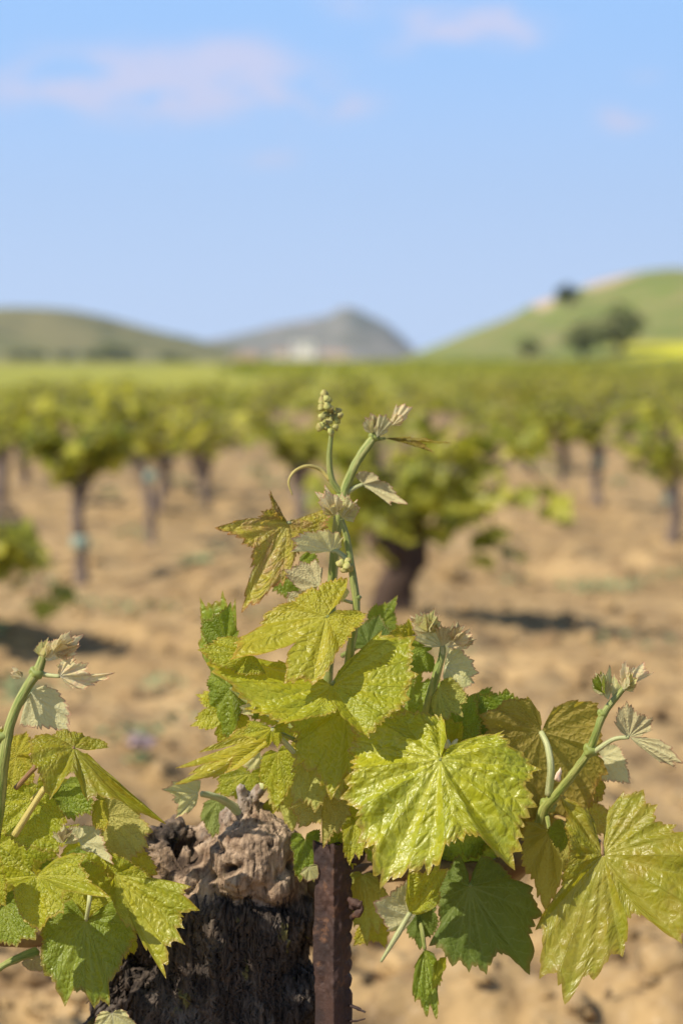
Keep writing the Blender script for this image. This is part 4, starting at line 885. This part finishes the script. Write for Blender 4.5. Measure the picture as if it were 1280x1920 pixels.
# leaves hanging between the trunk knob and the main leaf
leaf(s4, (650, 1330, 0), [(720, 1310, 0), (735, 1370, -.6), (655, 1455, -1.4), (620, 1500, -1.8), (548, 1440, -1.2), (540, 1372, -.4), (600, 1310, 0)], 'lime', sins=[.85, .75, .84, .72, .8, .85], bulge=.05, NR=30, under=False, label='shaded yellow green leaf under the broad bright leaf')
leaf(s4, (600, 1400, 1.2), [(640, 1370, 1), (655, 1440, .4), (638, 1505, 0), (590, 1525, 0), (548, 1512, .2), (544, 1450, .6)], 'lime', sins=[.85, .8, .75, .82, .85], bulge=.05, NR=26, under=True)
leaf(s4, (606, 1490, 1.6), [(652, 1480, 1.2), (648, 1560, .8), (604, 1592, .4), (600, 1548, .6), (560, 1555, .8), (540, 1518, 1.2)], 'gold', sins=[.85, .75, .6, .75, .8], bulge=.05, NR=26, under=True)
leaf(s4, (520, 1410, 2.4), [(560, 1400, 2), (548, 1480, 2), (520, 1524, 2), (494, 1480, 2.4), (488, 1420, 2.6)], 'lime', sins=[.8, .85, .85, .8], bulge=.05, NR=22)
leaf(s4, (572, 1575, 2), [(600, 1555, 2), (598, 1600, 1.8), (588, 1655, 1.8), (562, 1655, 2), (548, 1600, 2.2), (545, 1562, 2.6)], 'green', sins=[.85, .85, .72, .85, .85], bulge=.08, NR=22)
leaf(s4, (580, 1625, 1), [(596, 1622, 1), (594, 1650, 1), (576, 1655, 1), (562, 1640, 1)], 'pale', sin=.8, NR=12, name='young_leaf')
leaf(s4, (690, 1500, 2.6), [(760, 1440, 2.6), (780, 1560, 2), (700, 1600, 1.6), (655, 1590, 1.6), (625, 1530, 2), (640, 1440, 2.6)], 'lime', sin=.8, NR=26)
leaf(s4, (665, 1540, .6), [(690, 1560, 0), (672, 1612, -.6), (655, 1622, -.6), (640, 1560, 0), (650, 1530, .4)], 'lime', sins=[.8, .7, .8, .8], NR=18)
# backlit leaves right of the post
leaf(s4, (680, 1640, 3.6), [(712, 1650, 3.4), (735, 1710, 3), (710, 1752, 3), (688, 1775, 3), (664, 1740, 3.4), (652, 1690, 3.8), (654, 1640, 4)], 'lime', sins=[.85, .8, .72, .8, .85, .85], NR=24, bulge=.05, under=True)
leaf(s4, (700, 1720, 5), [(735, 1745, 5), (722, 1780, 5), (700, 1770, 5), (662, 1775, 5)], 'gold', sin=.75, NR=16)
# two toned folded leaf
leaf(s4, (775, 1722, -.6), [(756, 1745, -.8), (722, 1745, -1.2), (697, 1690, -1.4), (730, 1670, -1), (780, 1640, -.4), (796, 1672, -.2)], 'pale', sins=[.8, .72, .85, .85, .9], under=True, bulge=.06, NR=24, ext=(8, 6), tooth=10, amp=.08)
leaf(s4, (768, 1712, -1.4), [(762, 1690, -1.8), (768, 1630, -2.2), (812, 1628, -2.0), (828, 1602, -1.8), (839, 1628, -1.8), (826, 1672, -1.6), (795, 1715, -1.4)], 'lime', sins=[.9, .88, .7, .75, .88, .9], bulge=.07, NR=26, ext=(6, 6), amp=.06, pet=[(745, 1752, -1.2), (714, 1803, -1)], petm='stem_pale', petr=.0019, pete=.45)
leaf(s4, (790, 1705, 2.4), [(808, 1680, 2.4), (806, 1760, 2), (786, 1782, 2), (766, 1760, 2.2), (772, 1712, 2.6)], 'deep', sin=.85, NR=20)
leaf(s4, (796, 1780, 1.4), [(815, 1790, 1.2), (824, 1850, .8), (818, 1912, .4), (800, 1908, .4), (778, 1880, .6), (776, 1815, 1)], 'green', sins=[.88, .9, .82, .88, .9], bulge=.08, NR=26, ext=(10, 10), pet=[(790, 1740, 2), (778, 1690, 4)])
leaf(s4, (822, 1800, .8), [(836, 1796, .6), (832, 1822, .6), (810, 1856, .4), (812, 1820, .6)], 'lime', sin=.85, NR=14, amp=.08)
# dark underleaf
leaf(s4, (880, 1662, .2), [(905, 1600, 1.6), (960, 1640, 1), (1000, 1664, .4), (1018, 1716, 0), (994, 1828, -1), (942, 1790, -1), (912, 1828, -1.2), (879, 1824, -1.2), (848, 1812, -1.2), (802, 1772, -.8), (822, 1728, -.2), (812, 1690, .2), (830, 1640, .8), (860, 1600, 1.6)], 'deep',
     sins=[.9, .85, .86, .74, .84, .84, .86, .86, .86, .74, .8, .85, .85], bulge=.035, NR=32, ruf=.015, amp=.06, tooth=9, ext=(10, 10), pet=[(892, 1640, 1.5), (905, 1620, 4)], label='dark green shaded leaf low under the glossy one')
def tuft(par, c, ax, n, L, m=('pale', 'pink'), spread=42, seed=0):
    """folded woolly leaflets bunched round a growing point; ax = picture direction in degrees from up"""
    rn = random.Random(seed); C0 = P(*c)
    for k in range(n):
        a = math.radians(ax + spread * ((k + .5) / n * 2 - 1) + rn.uniform(-8, 8)); l = L * px2m * rn.uniform(.65, 1.1)
        dy = rn.uniform(-.45, .45); tip = C0 + np.array((math.sin(a), dy, math.cos(a))) * l
        b0 = C0 + np.array((math.sin(a), dy, math.cos(a))) * l * .12
        aleaf(par, b0, tip, m[k % len(m)], n=(rn.uniform(-.8, .8), -1, rn.uniform(-.6, .6)), wid=.62, a1=28, a2=60, lat=.9, bas=.66, drp=rn.choice([-.5, .3]), NR=10, name='young_leaf', ext=(6, 6), under=k % 2 == 0, tooth=9, amp=.14, bulge=.12, fold=.25, sin=.8)
# ---- right shoot
s5 = shoot([(1010, 1560, 4), (1022, 1515, 3), (1050, 1482, 2), (1082, 1440, 1), (1104, 1408, .5), (1118, 1372, 0), (1130, 1340, 0), (1160, 1300, 0), (1188, 1270, 0)], [.0046, .0038, .0030, .0026, .0027, .0022, .0023, .0018, .0011], nodes=((1026, 1510, 3, 15), (1106, 1406, .4, 13), (1128, 1338, 0, 9)))
bud(s5, [(1046, 1454, .6, 6, 12, 15)], 'bud_pink', 'bud')
leaf(s5, (1140, 1312, 0), [(1125, 1300, 0), (1114, 1258, -.2), (1128, 1260, -.6), (1143, 1248, -.6), (1148, 1282, -.2)], 'pale', sins=[.85, .8, .75, .85], NR=18, name='young_leaf', ext=(6, 6), bulge=.14, tooth=9)
leaf(s5, (1150, 1310, .2), [(1142, 1290, .2), (1150, 1262, .2), (1164, 1282, 0), (1168, 1298, 0)], 'pale', sin=.8, NR=14, name='young_leaf', ext=(6, 6))
leaf(s5, (1172, 1286, 0), [(1160, 1272, 0), (1172, 1236, -.3), (1188, 1250, -.6), (1208, 1242, -.6), (1229, 1259, -.4), (1205, 1275, -.2)], 'pink', sins=[.85, .7, .75, .75, .85], NR=20, name='young_leaf', ext=(6, 8), bulge=.14, amp=.14, ruf=.06)
leaf(s5, (1178, 1382, -.6), [(1160, 1370, -.8), (1148, 1350, -1), (1158, 1325, -1), (1174, 1314, -1.2), (1200, 1335, -1.2), (1225, 1342, -1.2), (1224, 1365, -1), (1205, 1378, -.8)], 'tan', sin=.86, sins=[.9, .86, .86, .85, .85, .9, .9], under=True, NR=22, name='young_leaf', ext=(6, 6), bulge=.10, tooth=7, amp=.13, pet=[(1150, 1386, -.3), (1124, 1402, 0), (1106, 1416, .5)], petm='stem_pale', petr=.0015)
leaf(s5, (1180, 1383, -.6), [(1212, 1384, -.6), (1240, 1388, -1), (1262, 1402, -1.2), (1282, 1430, -1.4), (1268, 1440, -1.2), (1240, 1430, -.8), (1205, 1402, -.6)], 'tan', sins=[.92, .92, .9, .85, .92, .92], under=True, NR=20, name='young_leaf', ext=(5, 5), bulge=.10, tooth=6)
leaf(s5, (1014, 1373, 3.2), [(1006, 1330, 3), (985, 1302, 2.6), (940, 1312, 2.6), (896, 1338, 2.4), (902, 1390, 2.8), (925, 1470, 3), (965, 1540, 3.4), (1040, 1566, 4), (1100, 1520, 4), (1140, 1450, 3.4), (1132, 1400, 2.6), (1122, 1315, 2), (1085, 1308, 2.2), (1040, 1322, 2.8)], 'bronze',
     sins=[.92, .86, .86, .8, .84, .86, .84, .82, .86, .8, .84, .9, .9], under=True, bulge=.04, NR=32, amp=.055, tooth=7, ext=(4, 4), pet=[(1026, 1400, 2.4), (1032, 1440, 2), (1028, 1490, 2.4)], petm='stem_pale', petr=.0022, label='wide bronze leaf seen from beneath behind the right shoot')
leaf(s5, (950, 1372, 5), [(905, 1400, 5), (890, 1345, 4.6), (895, 1302, 4.4), (948, 1292, 4), (985, 1308, 4.2), (990, 1350, 5)], 'green', sin=.85, NR=22)
leaf(s5, (1130, 1420, 5), [(1120, 1395, 5), (1165, 1402, 4.6), (1178, 1432, 4.2), (1182, 1470, 4), (1140, 1468, 4.2), (1110, 1462, 4.6)], 'pale', sins=[.85, .84, .84, .82, .85], NR=22, under=True)
leaf(s5, (1080, 1440, 6), [(1130, 1440, 6), (1130, 1500, 6), (1080, 1540, 6), (1020, 1500, 6)], 'bronze', sin=.85, NR=18)
# large leaf at bottom right
leaf(s5, (1129, 1603, -2.6), [(1112, 1560, -1.6), (1096, 1510, -1.6), (1048, 1490, -1.6), (1056, 1540, -2.6), (1062, 1600, -3.4), (1050, 1660, -3.4), (1003, 1745, -3.2), (1010, 1836, -4.0), (1058, 1884, -4.6), (1112, 1838, -4.4), (1166, 1795, -4.2), (1200, 1720, -4.2), (1278, 1770, -5.0), (1325, 1650, -4.0), (1318, 1560, -3.2), (1268, 1545, -2.8), (1233, 1508, -2.0), (1206, 1480, -1.6), (1168, 1482, -1.4), (1142, 1510, -1.4)], 'olive',
     sins=[.92, .84, .85, .86, .88, .84, .86, .84, .86, .86, .66, .84, .86, .86, .74, .66, .84, .9, .92], bulge=.05, droop=.0, ruf=.015, amp=.055, tooth=7, ext=(4, 4), rug=.5, NR=42, pet=[(1124, 1580, -2), (1085, 1550, 1), (1040, 1530, 3)], petm='stem_red', label='very large olive bronze leaf at the lower right')
leaf(s5, (1030, 1560, 1.8), [(1062, 1570, 1.4), (1060, 1640, .8), (1022, 1708, .4), (985, 1640, .8), (976, 1575, 1.4), (985, 1540, 2)], 'olive', sins=[.85, .86, .82, .86, .85], bulge=.13, NR=28, under=True, fold=.1, pet=[(1025, 1530, 3)])
leaf(s5, (1060, 1560, -.4), [(1050, 1600, -.8), (1040, 1590, -.8), (1022, 1560, -.4), (1040, 1535, 0), (1072, 1545, 0)], 'green', sin=.8, NR=16)
leaf(s5, (1010, 1490, 6), [(1060, 1500, 6), (1050, 1580, 6), (990, 1600, 6), (950, 1540, 6), (960, 1470, 6)], 'bronze', sin=.85, NR=18)

# ---- spur shoots on top of the trunk
leaf(s4, (536, 1440, 3.4), [(570, 1430, 3.2), (580, 1510, 3), (548, 1560, 2.8), (512, 1520, 3), (500, 1460, 3.4)], 'lime', sin=.84, NR=22, under=True)
leaf(s4, (640, 1560, 2.2), [(670, 1540, 2), (690, 1600, 1.6), (650, 1640, 1.2), (622, 1600, 1.4), (610, 1550, 2)], 'lime', sin=.82, NR=22)
s6 = shoot([(492, 1476, 4.8), (506, 1462, 4.6), (504, 1440, 4.4), (492, 1424, 4.2), (478, 1420, 4)], [.0030, .0024, .0020, .0016, .0012], 'stem_pale')
leaf(s6, (488, 1412, 3.6), [(490, 1440, 3.4), (462, 1446, 3), (446, 1432, 3), (448, 1412, 3), (468, 1400, 3.2), (486, 1402, 3.6)], 'pale', sin=.88, NR=18, name='young_leaf', ext=(6, 6), bulge=.1)
s7 = shoot([(448, 1522, 5), (428, 1506, 4.4), (405, 1494, 3.6), (378, 1488, 3)], [.0034, .0026, .0022, .0018], 'stem_pale')
leaf(s7, (372, 1487, 2.8), [(377, 1462, 2.6), (350, 1460, 2.2), (322, 1466, 2), (302, 1480, 2), (322, 1500, 1.8), (328, 1536, 1.8), (350, 1528, 2), (368, 1512, 2.4)], 'pale', sins=[.85, .8, .8, .7, .7, .8, .85], NR=22, name='young_leaf', bulge=.09, ruf=.05, tooth=8, ext=(8, 8))
leaf(s7, (408, 1502, 6), [(440, 1520, 6), (428, 1560, 5.6), (398, 1572, 5.4), (376, 1540, 5.6), (380, 1508, 6)], 'green', sin=.85, NR=20, under=True)
leaf(s7, (470, 1450, 6), [(500, 1440, 6), (505, 1480, 6), (440, 1500, 6), (400, 1488, 6), (405, 1462, 6), (440, 1430, 6)], 'lime', sin=.85, NR=20)
leaf(s7, (512, 1500, 5.4), [(520, 1520, 5), (502, 1535, 5), (492, 1520, 5), (500, 1500, 5.4)], 'gold', sin=.85, NR=12, name='young_leaf')

# ---- left shoots
s8 = shoot([(-40, 1700, 0), (-18, 1600, -1), (-4, 1520, -1.6), (8, 1420, -2), (22, 1350, -2), (50, 1290, -2), (72, 1256, -2), (84, 1222, -2)], [.0050, .0046, .0042, .0034, .0030, .0028, .0029, .0020], nodes=((68, 1262, -2, 13), (4, 1380, -2, 12)))
leaf(s8, (88, 1240, -2.2), [(78, 1222, -2), (84, 1202, -2.4), (116, 1196, -2.8), (158, 1189, -2.8), (150, 1212, -2.6), (118, 1232, -2.4)], 'pink', sins=[.85, .75, .8, .85, .9], NR=20, name='young_leaf', ext=(5, 5), bulge=.12, under=True, ruf=.05)
leaf(s8, (112, 1268, -2.4), [(108, 1248, -2.4), (122, 1232, -2.8), (140, 1228, -3), (165, 1246, -3.2), (186, 1268, -3), (217, 1262, -2.8), (178, 1288, -2.6), (140, 1292, -2.4)], 'pink', sins=[.85, .8, .8, .7, .7, .85, .9], NR=22, name='young_leaf', ext=(8, 6), bulge=.12, amp=.14, ruf=.06, pet=[(90, 1266, -2), (72, 1262, -2)], petm='stem_pale')
leaf(s8, (56, 1300, -1), [(92, 1282, -1.4), (118, 1300, -1.6), (135, 1340, -1.6), (134, 1372, -1.4), (80, 1368, -1), (38, 1362, -.6)], 'pale', sins=[.85, .9, .92, .88, .9], NR=24, bulge=.05, ext=(10, 10), under=True, pet=[(40, 1320, -1.6)], petm='stem_pale')
leaf(s8, (30, 1420, .4), [(60, 1420, 0), (62, 1470, 0), (20, 1480, 0), (0, 1440, .4), (30, 1375, .8), (50, 1370, .8), (68, 1400, .4)], 'gold', sin=.85, NR=20, ruf=.06)
leaf(s8, (140, 1402, -3.4), [(196, 1440, -3.6), (240, 1480, -4.2), (313, 1545, -4.0), (262, 1530, -5), (212, 1500, -5.2), (168, 1500, -5.2), (136, 1450, -5), (94, 1494, -5.4), (56, 1430, -5), (54, 1388, -4), (100, 1372, -3), (160, 1376, -2.6), (205, 1402, -3.0)], 'olive',
     sins=[.95, .95, .9, .85, .85, .75, .75, .85, .9, .92, .92, .92], bulge=.05, NR=32, amp=.06, ext=(9, 9), rug=.8, pet=[(80, 1428, -2.4), (30, 1478, -1.6)], petm='stem_red', label='folded orange tinged leaf arching over the left leaves')
leaf(s8, (120, 1470, -1), [(172, 1465, -1.4), (172, 1530, -1.8), (140, 1540, -1.8), (100, 1500, -1.4), (95, 1455, -1)], 'green', sin=.85, NR=20)
leaf(s8, (60, 1500, 0), [(100, 1462, 0), (125, 1520, -.6), (110, 1602, -1), (50, 1596, -1), (0, 1560, -.6), (-10, 1500, 0), (20, 1460, .4)], 'lime', sins=[.85, .9, .88, .9, .88, .85], NR=30, rug=.8, bulge=.06, pet=[(82, 1480, -2)], petm='stem_gold')
V, F, U = T3([(84, 1478, -2.6), (58, 1518, -2.4), (28, 1566, -2)], [.0019, .0019, .0022], n=6, sides=8); mesh_np('petiole', V, F, M['stem_gold'], s8, uv=U)
leaf(s8, (200, 1530, 1), [(178, 1500, 1), (215, 1488, .8), (262, 1520, .6), (290, 1560, .2), (282, 1590, 0), (250, 1626, 0), (205, 1610, .4), (180, 1570, .8)], 'gold', sins=[.85, .9, .85, .82, .82, .85, .85], NR=26, bulge=.04, under=True, label='translucent yellow leaf left of the broken trunk top')
leaf(s8, (186, 1500, -1.2), [(180, 1480, -1.4), (200, 1500, -1.6), (196, 1560, -1.6), (180, 1556, -1.4), (172, 1520, -1)], 'gold', sin=.9, NR=16, rug=1.4)
leaf(s8, (150, 1580, -1), [(175, 1600, -1.4), (215, 1622, -1.8), (200, 1580, -1.4), (190, 1548, -1), (160, 1545, -.6), (130, 1550, -.8)], 'pale', sin=.8, NR=22, under=True)
s9 = shoot([(40, 1745, 2), (44, 1700, 1), (52, 1660, 0), (60, 1640, -.6)], [.0055, .0044, .0030, .0024])
leaf(s9, (70, 1642, -3.2), [(30, 1620, -3), (-20, 1570, -2.8), (-45, 1650, -3), (20, 1660, -3.6), (74, 1745, -4.6), (118, 1712, -4.8), (122, 1672, -4.4), (206, 1682, -4.8), (168, 1640, -4), (160, 1600, -3.2), (110, 1604, -2.8)], 'lime',
     sins=[.9, .8, .75, .85, .86, .86, .66, .85, .8, .85], NR=30, bulge=.06, ext=(6, 6), amp=.07, label='pale green leaf spreading forward at the left')
leaf(s9, (216, 1640, -1.6), [(190, 1600, -1), (250, 1618, -1.4), (280, 1642, -1.8), (358, 1661, -2.6), (374, 1707, -3), (345, 1742, -3), (348, 1772, -3.2), (312, 1836, -3.6), (275, 1782, -3.2), (252, 1745, -2.8), (205, 1680, -2)], 'lime',
     sins=[.88, .92, .8, .78, .82, .86, .75, .88, .88, .88], NR=34, bulge=.05, ext=(8, 8), amp=.08, tooth=6, label='long toothed leaf hanging in front of the trunk')
leaf(s9, (162, 1726, -.6), [(132, 1682, 0), (100, 1700, -.2), (74, 1752, -.8), (84, 1830, -1.4), (122, 1888, -1.8), (145, 1862, -1.8), (178, 1892, -2), (206, 1888, -1.8), (210, 1840, -1.6), (258, 1760, -1), (255, 1708, -.8), (218, 1684, -.4)], 'green',
     sins=[.88, .85, .88, .84, .82, .84, .86, .84, .82, .86, .86], NR=32, bulge=.05, ext=(6, 6), amp=.05, tooth=9, droop=.02, pet=[(168, 1690, -1), (170, 1660, 0)], petm='stem_pale', label='mid green leaf hanging low left of the trunk')
leaf(s9, (235, 1740, .6), [(258, 1750, .4), (252, 1790, .2), (236, 1800, 0), (222, 1770, .4)], 'lime', sin=.82, NR=14)
leaf(s9, (-20, 1640, -4.5), [(-50, 1600, -4.5), (0, 1600, -5), (10, 1640, -5.2), (8, 1700, -5.2), (-30, 1720, -5)], 'lime', sin=.88, NR=20, ruf=.05)
leaf(s9, (10, 1720, 1), [(-20, 1700, 1), (0, 1680, 1), (32, 1712, 1), (20, 1760, 1), (-10, 1770, 1)], 'green', sin=.85, NR=18)
leaf(s9, (8, 1690, 0), [(50, 1670, -.4), (84, 1712, -1), (66, 1762, -1.6), (30, 1775, -1.6), (-20, 1770, -1), (-40, 1700, 0), (-10, 1650, .6)], 'green', sin=.85, NR=24, amp=.07)
leaf(s9, (150, 1655, .8), [(120, 1620, 1), (200, 1630, .6), (236, 1690, 0), (180, 1720, 0), (120, 1712, 0), (90, 1660, .6)], 'lime', sin=.85, NR=24)
leaf(s9, (225, 1600, 1.5), [(200, 1570, 1.5), (262, 1580, 1), (296, 1640, .5), (250, 1680, .4), (200, 1660, .8)], 'gold', sin=.85, NR=24)
s10 = shoot([(-40, 1850, 0), (0, 1815, 0), (40, 1795, .6), (70, 1786, 1)], [.0018, .0020, .0024, .0036])
leaf(s10, (60, 1800, 0), [(40, 1806, 0), (60, 1822, 0), (84, 1820, 0), (92, 1796, .2)], 'tan', sin=.85, NR=14, name='young_leaf')
leaf(s10, (210, 1900, -4), [(180, 1905, -4), (176, 1940, -4), (220, 1960, -4), (258, 1930, -4), (240, 1898, -4)], 'pale', sin=.9, NR=16, ruf=.08)
tuft(s1, (630, 972, -.4), -22, 4, 62, ('pink', 'pale'), 14, 1); tuft(s1, (640, 975, -.5), 20, 3, 48, ('pale',), 20, 2)
tuft(s2, (700, 816, 7.8), 2, 5, 44, ('pale', 'tan'), 26, 3); tuft(s2, (732, 800, 7.8), 38, 3, 46, ('pink', 'pale'), 16, 4)
tuft(s3, (802, 1192, .4), -8, 8, 52, ('pink', 'pale', 'pale'), 42, 5); tuft(s3, (848, 1208, .8), 40, 5, 46, ('tan', 'pink'), 40, 6)
tuft(s8, (82, 1238, -2.2), 18, 4, 44, ('pink', 'pale'), 24, 7); tuft(s8, (96, 1226, -2.4), 62, 5, 58, ('pink',), 22, 8); tuft(s8, (44, 1272, -2), -58, 3, 30, ('pink', 'tan'), 22, 9)
tuft(s8, (118, 1584, -2.2), 10, 5, 38, ('pale', 'tan'), 60, 10); tuft(s8, (4, 1384, -2.2), 10, 3, 26, ('pink', 'gold'), 40, 11)
tuft(s5, (1166, 1298, -.2), 30, 5, 50, ('pink', 'pale'), 30, 12); tuft(s5, (1136, 1308, -.2), -14, 3, 50, ('pale', 'green'), 18, 13)
# unlit filler leaves deeper inside the bush
rnd = random.Random(5)
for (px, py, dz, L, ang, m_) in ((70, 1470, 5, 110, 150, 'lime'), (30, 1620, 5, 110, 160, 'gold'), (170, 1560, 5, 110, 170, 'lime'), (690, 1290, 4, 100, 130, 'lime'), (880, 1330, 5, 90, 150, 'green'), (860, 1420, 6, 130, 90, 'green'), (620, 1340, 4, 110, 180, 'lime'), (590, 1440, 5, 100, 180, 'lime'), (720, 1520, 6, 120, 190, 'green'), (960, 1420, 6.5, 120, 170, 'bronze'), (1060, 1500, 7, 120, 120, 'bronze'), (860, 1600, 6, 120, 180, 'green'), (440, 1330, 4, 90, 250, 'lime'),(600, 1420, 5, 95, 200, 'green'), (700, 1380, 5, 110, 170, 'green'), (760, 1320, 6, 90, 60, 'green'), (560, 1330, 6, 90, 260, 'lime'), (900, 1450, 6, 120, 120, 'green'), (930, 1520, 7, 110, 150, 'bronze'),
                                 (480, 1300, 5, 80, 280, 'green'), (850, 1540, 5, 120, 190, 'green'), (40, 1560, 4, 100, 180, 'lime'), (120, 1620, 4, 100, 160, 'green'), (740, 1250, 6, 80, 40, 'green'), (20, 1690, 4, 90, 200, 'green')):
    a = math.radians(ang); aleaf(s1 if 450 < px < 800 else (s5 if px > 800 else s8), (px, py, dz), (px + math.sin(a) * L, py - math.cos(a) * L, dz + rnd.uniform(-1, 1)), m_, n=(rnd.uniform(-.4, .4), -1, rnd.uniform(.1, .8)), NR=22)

# ------------------------------------------------------------------ rusty post
m, n = mat('rusty_iron'); ov = n.n('ShaderNodeTexCoord').outputs['Object']
a1 = n.noise(ov, 90, 6, .65); a2 = n.noise(ov, 28, 4, .6); a3 = n.noise(ov, 400, 4, .6)
c = n.mix(n.ss(a2, .35, .65), (.032, .02, .018), (.07, .037, .028)); c = n.mix(n.ss(a1, .55, .75), c, (.19, .095, .05)); c = n.mix(n.ss(a1, .44, .25), c, (.03, .016, .014)); c = n.mix(n.ss(a3, .66, .78, 0, .4), c, (.34, .24, .20))
b = n.n('ShaderNodeBump', {'Strength': 1.0, 'Distance': .0009, 'Height': n.m('ADD', a1, n.m('MULTIPLY', a3, .5))})
out(n, n.n('ShaderNodeBsdfPrincipled', {'Base Color': c, 'Roughness': .72, 'Specular IOR Level': .35, 'Metallic': .15, 'Normal': b.outputs[0]})); M['rust'] = m
pz0 = float(G(*P(625, 1700, 2)[:2])) - .1; pt = P(590, 1581, 1.5); xl = P(590, 1750, 1.5)[0]; xm = P(628, 1750, .6)[0]; xr = P(654, 1750, 1.5)[0]; yf_ = P(628, 1750, .8)[1]
th = .0045; prof = np.array([(xl, yf_ + .004), (xm - .006, yf_ + .001), (xm - .001, yf_ - .004), (xm + .004, yf_ - .001), (xr, yf_ + .005), (xr + .0005, yf_ + .010), (xm + .004, yf_ + .006), (xm, yf_ + .022), (xm - .004, yf_ + .022), (xm - .005, yf_ + .007), (xl, yf_ + .009)])
zt = pt[2]; nz = 560; zz = np.concatenate([np.linspace(pz0, .42, 40)[:-1], np.linspace(.42, zt, nz)])
# densify profile
pr = []
for i in range(len(prof)):
    a, b_ = prof[i], prof[(i + 1) % len(prof)]; k = max(2, int(np.linalg.norm(b_ - a) / .0008))
    for t_ in np.linspace(0, 1, k, endpoint=False): pr.append(a * (1 - t_) + b_ * t_)
pr = np.array(pr); K = len(pr); cen = np.array((xm, yf_ + .006)); dn = pr - cen; dn /= np.linalg.norm(dn, axis=1)[:, None]
PX = np.repeat(pr[None, :, 0], len(zz), 0); PY = np.repeat(pr[None, :, 1], len(zz), 0); PZ = np.repeat(zz[:, None], K, 1)
right = np.clip((PX - xm - .006) / (xr - xm - .006), 0, 1)
rib = .0016 * np.abs(np.sin(PZ * math.pi / .0085)) * right
dd = .0010 * fbm(PX * 130, PY * 130, PZ * 70, 4, 71) + .0006 * vnoise(PX * 420, PY * 420, PZ * 300, 72) + rib
PX = PX + dn[None, :, 0] * dd; PY = PY + dn[None, :, 1] * dd; PZ = PZ + (PZ > zt - .004) * .0022 * vnoise(PX * 170, PY * 170, None, 73)
V = np.stack([PX, PY, PZ], -1).reshape(-1, 3); i, j = np.meshgrid(np.arange(len(zz) - 1), np.arange(K), indexing='ij'); j2 = (j + 1) % K
F = np.stack([i * K + j, i * K + j2, (i + 1) * K + j2, (i + 1) * K + j], -1).reshape(-1, 4)
top = (len(zz) - 1) * K; cap = [(0, 0)]
def pi_(a): return top + int(np.abs(pr - prof[a]).sum(1).argmin())
post = empty('metal_post', (xm, yf_, pz0 + .1), 'rusty dark iron post with a notched edge, standing against the trunk', 'post')
caps = np.array([(pi_(0), pi_(1), pi_(9), pi_(10)), (pi_(1), pi_(2), pi_(3), pi_(9)), (pi_(3), pi_(4), pi_(5), pi_(6)), (pi_(9), pi_(3), pi_(6), pi_(7)), (pi_(9), pi_(7), pi_(8), pi_(9))][:4])
capt = np.array([(pi_(9), pi_(7), pi_(8))])
mesh_np('shaft', V, [np.vstack([F, caps]), capt], M['rust'], post)
tw = []
for pts_, r_ in (([(655, 1688, .6), (666, 1692, .2), (677, 1702, 0), (670, 1712, .2), (658, 1720, .8)], [.0022, .0028, .0014, .0026, .0016]), ([(648, 1592, 1.5), (660, 1578, 1.8), (664, 1596, 1.6), (672, 1604, 1.4), (660, 1616, 1.8), (655, 1630, 2)], [.002, .003, .0036, .003, .0034, .0026]),
                 ([(655, 1886, 1), (668, 1890, .5), (684, 1898, 0)], [.0009, .0009, .0006]), ([(655, 1915, 1), (670, 1914, .4), (684, 1910, 0)], [.0007, .0006, .0004]), ([(660, 1700, .8), (672, 1699, 0), (678, 1690, 0)], [.002, .0018, .0008])):
    v, f, u = T3(pts_, r_, n=8, sides=10, rough=.5, seed=len(tw)); tw.append(1); mesh_np('wire', v, f, M['rust'], post)
V, F, U = T3([(770, 1645, 3), (782, 1660, 2), (780, 1668, 2), (790, 1655, 1.5)], [.001, .0012, .001, .0006], n=6, sides=7, rough=.4); mesh_np('tendril', V, F, M['cane'], arm_r, uv=U)
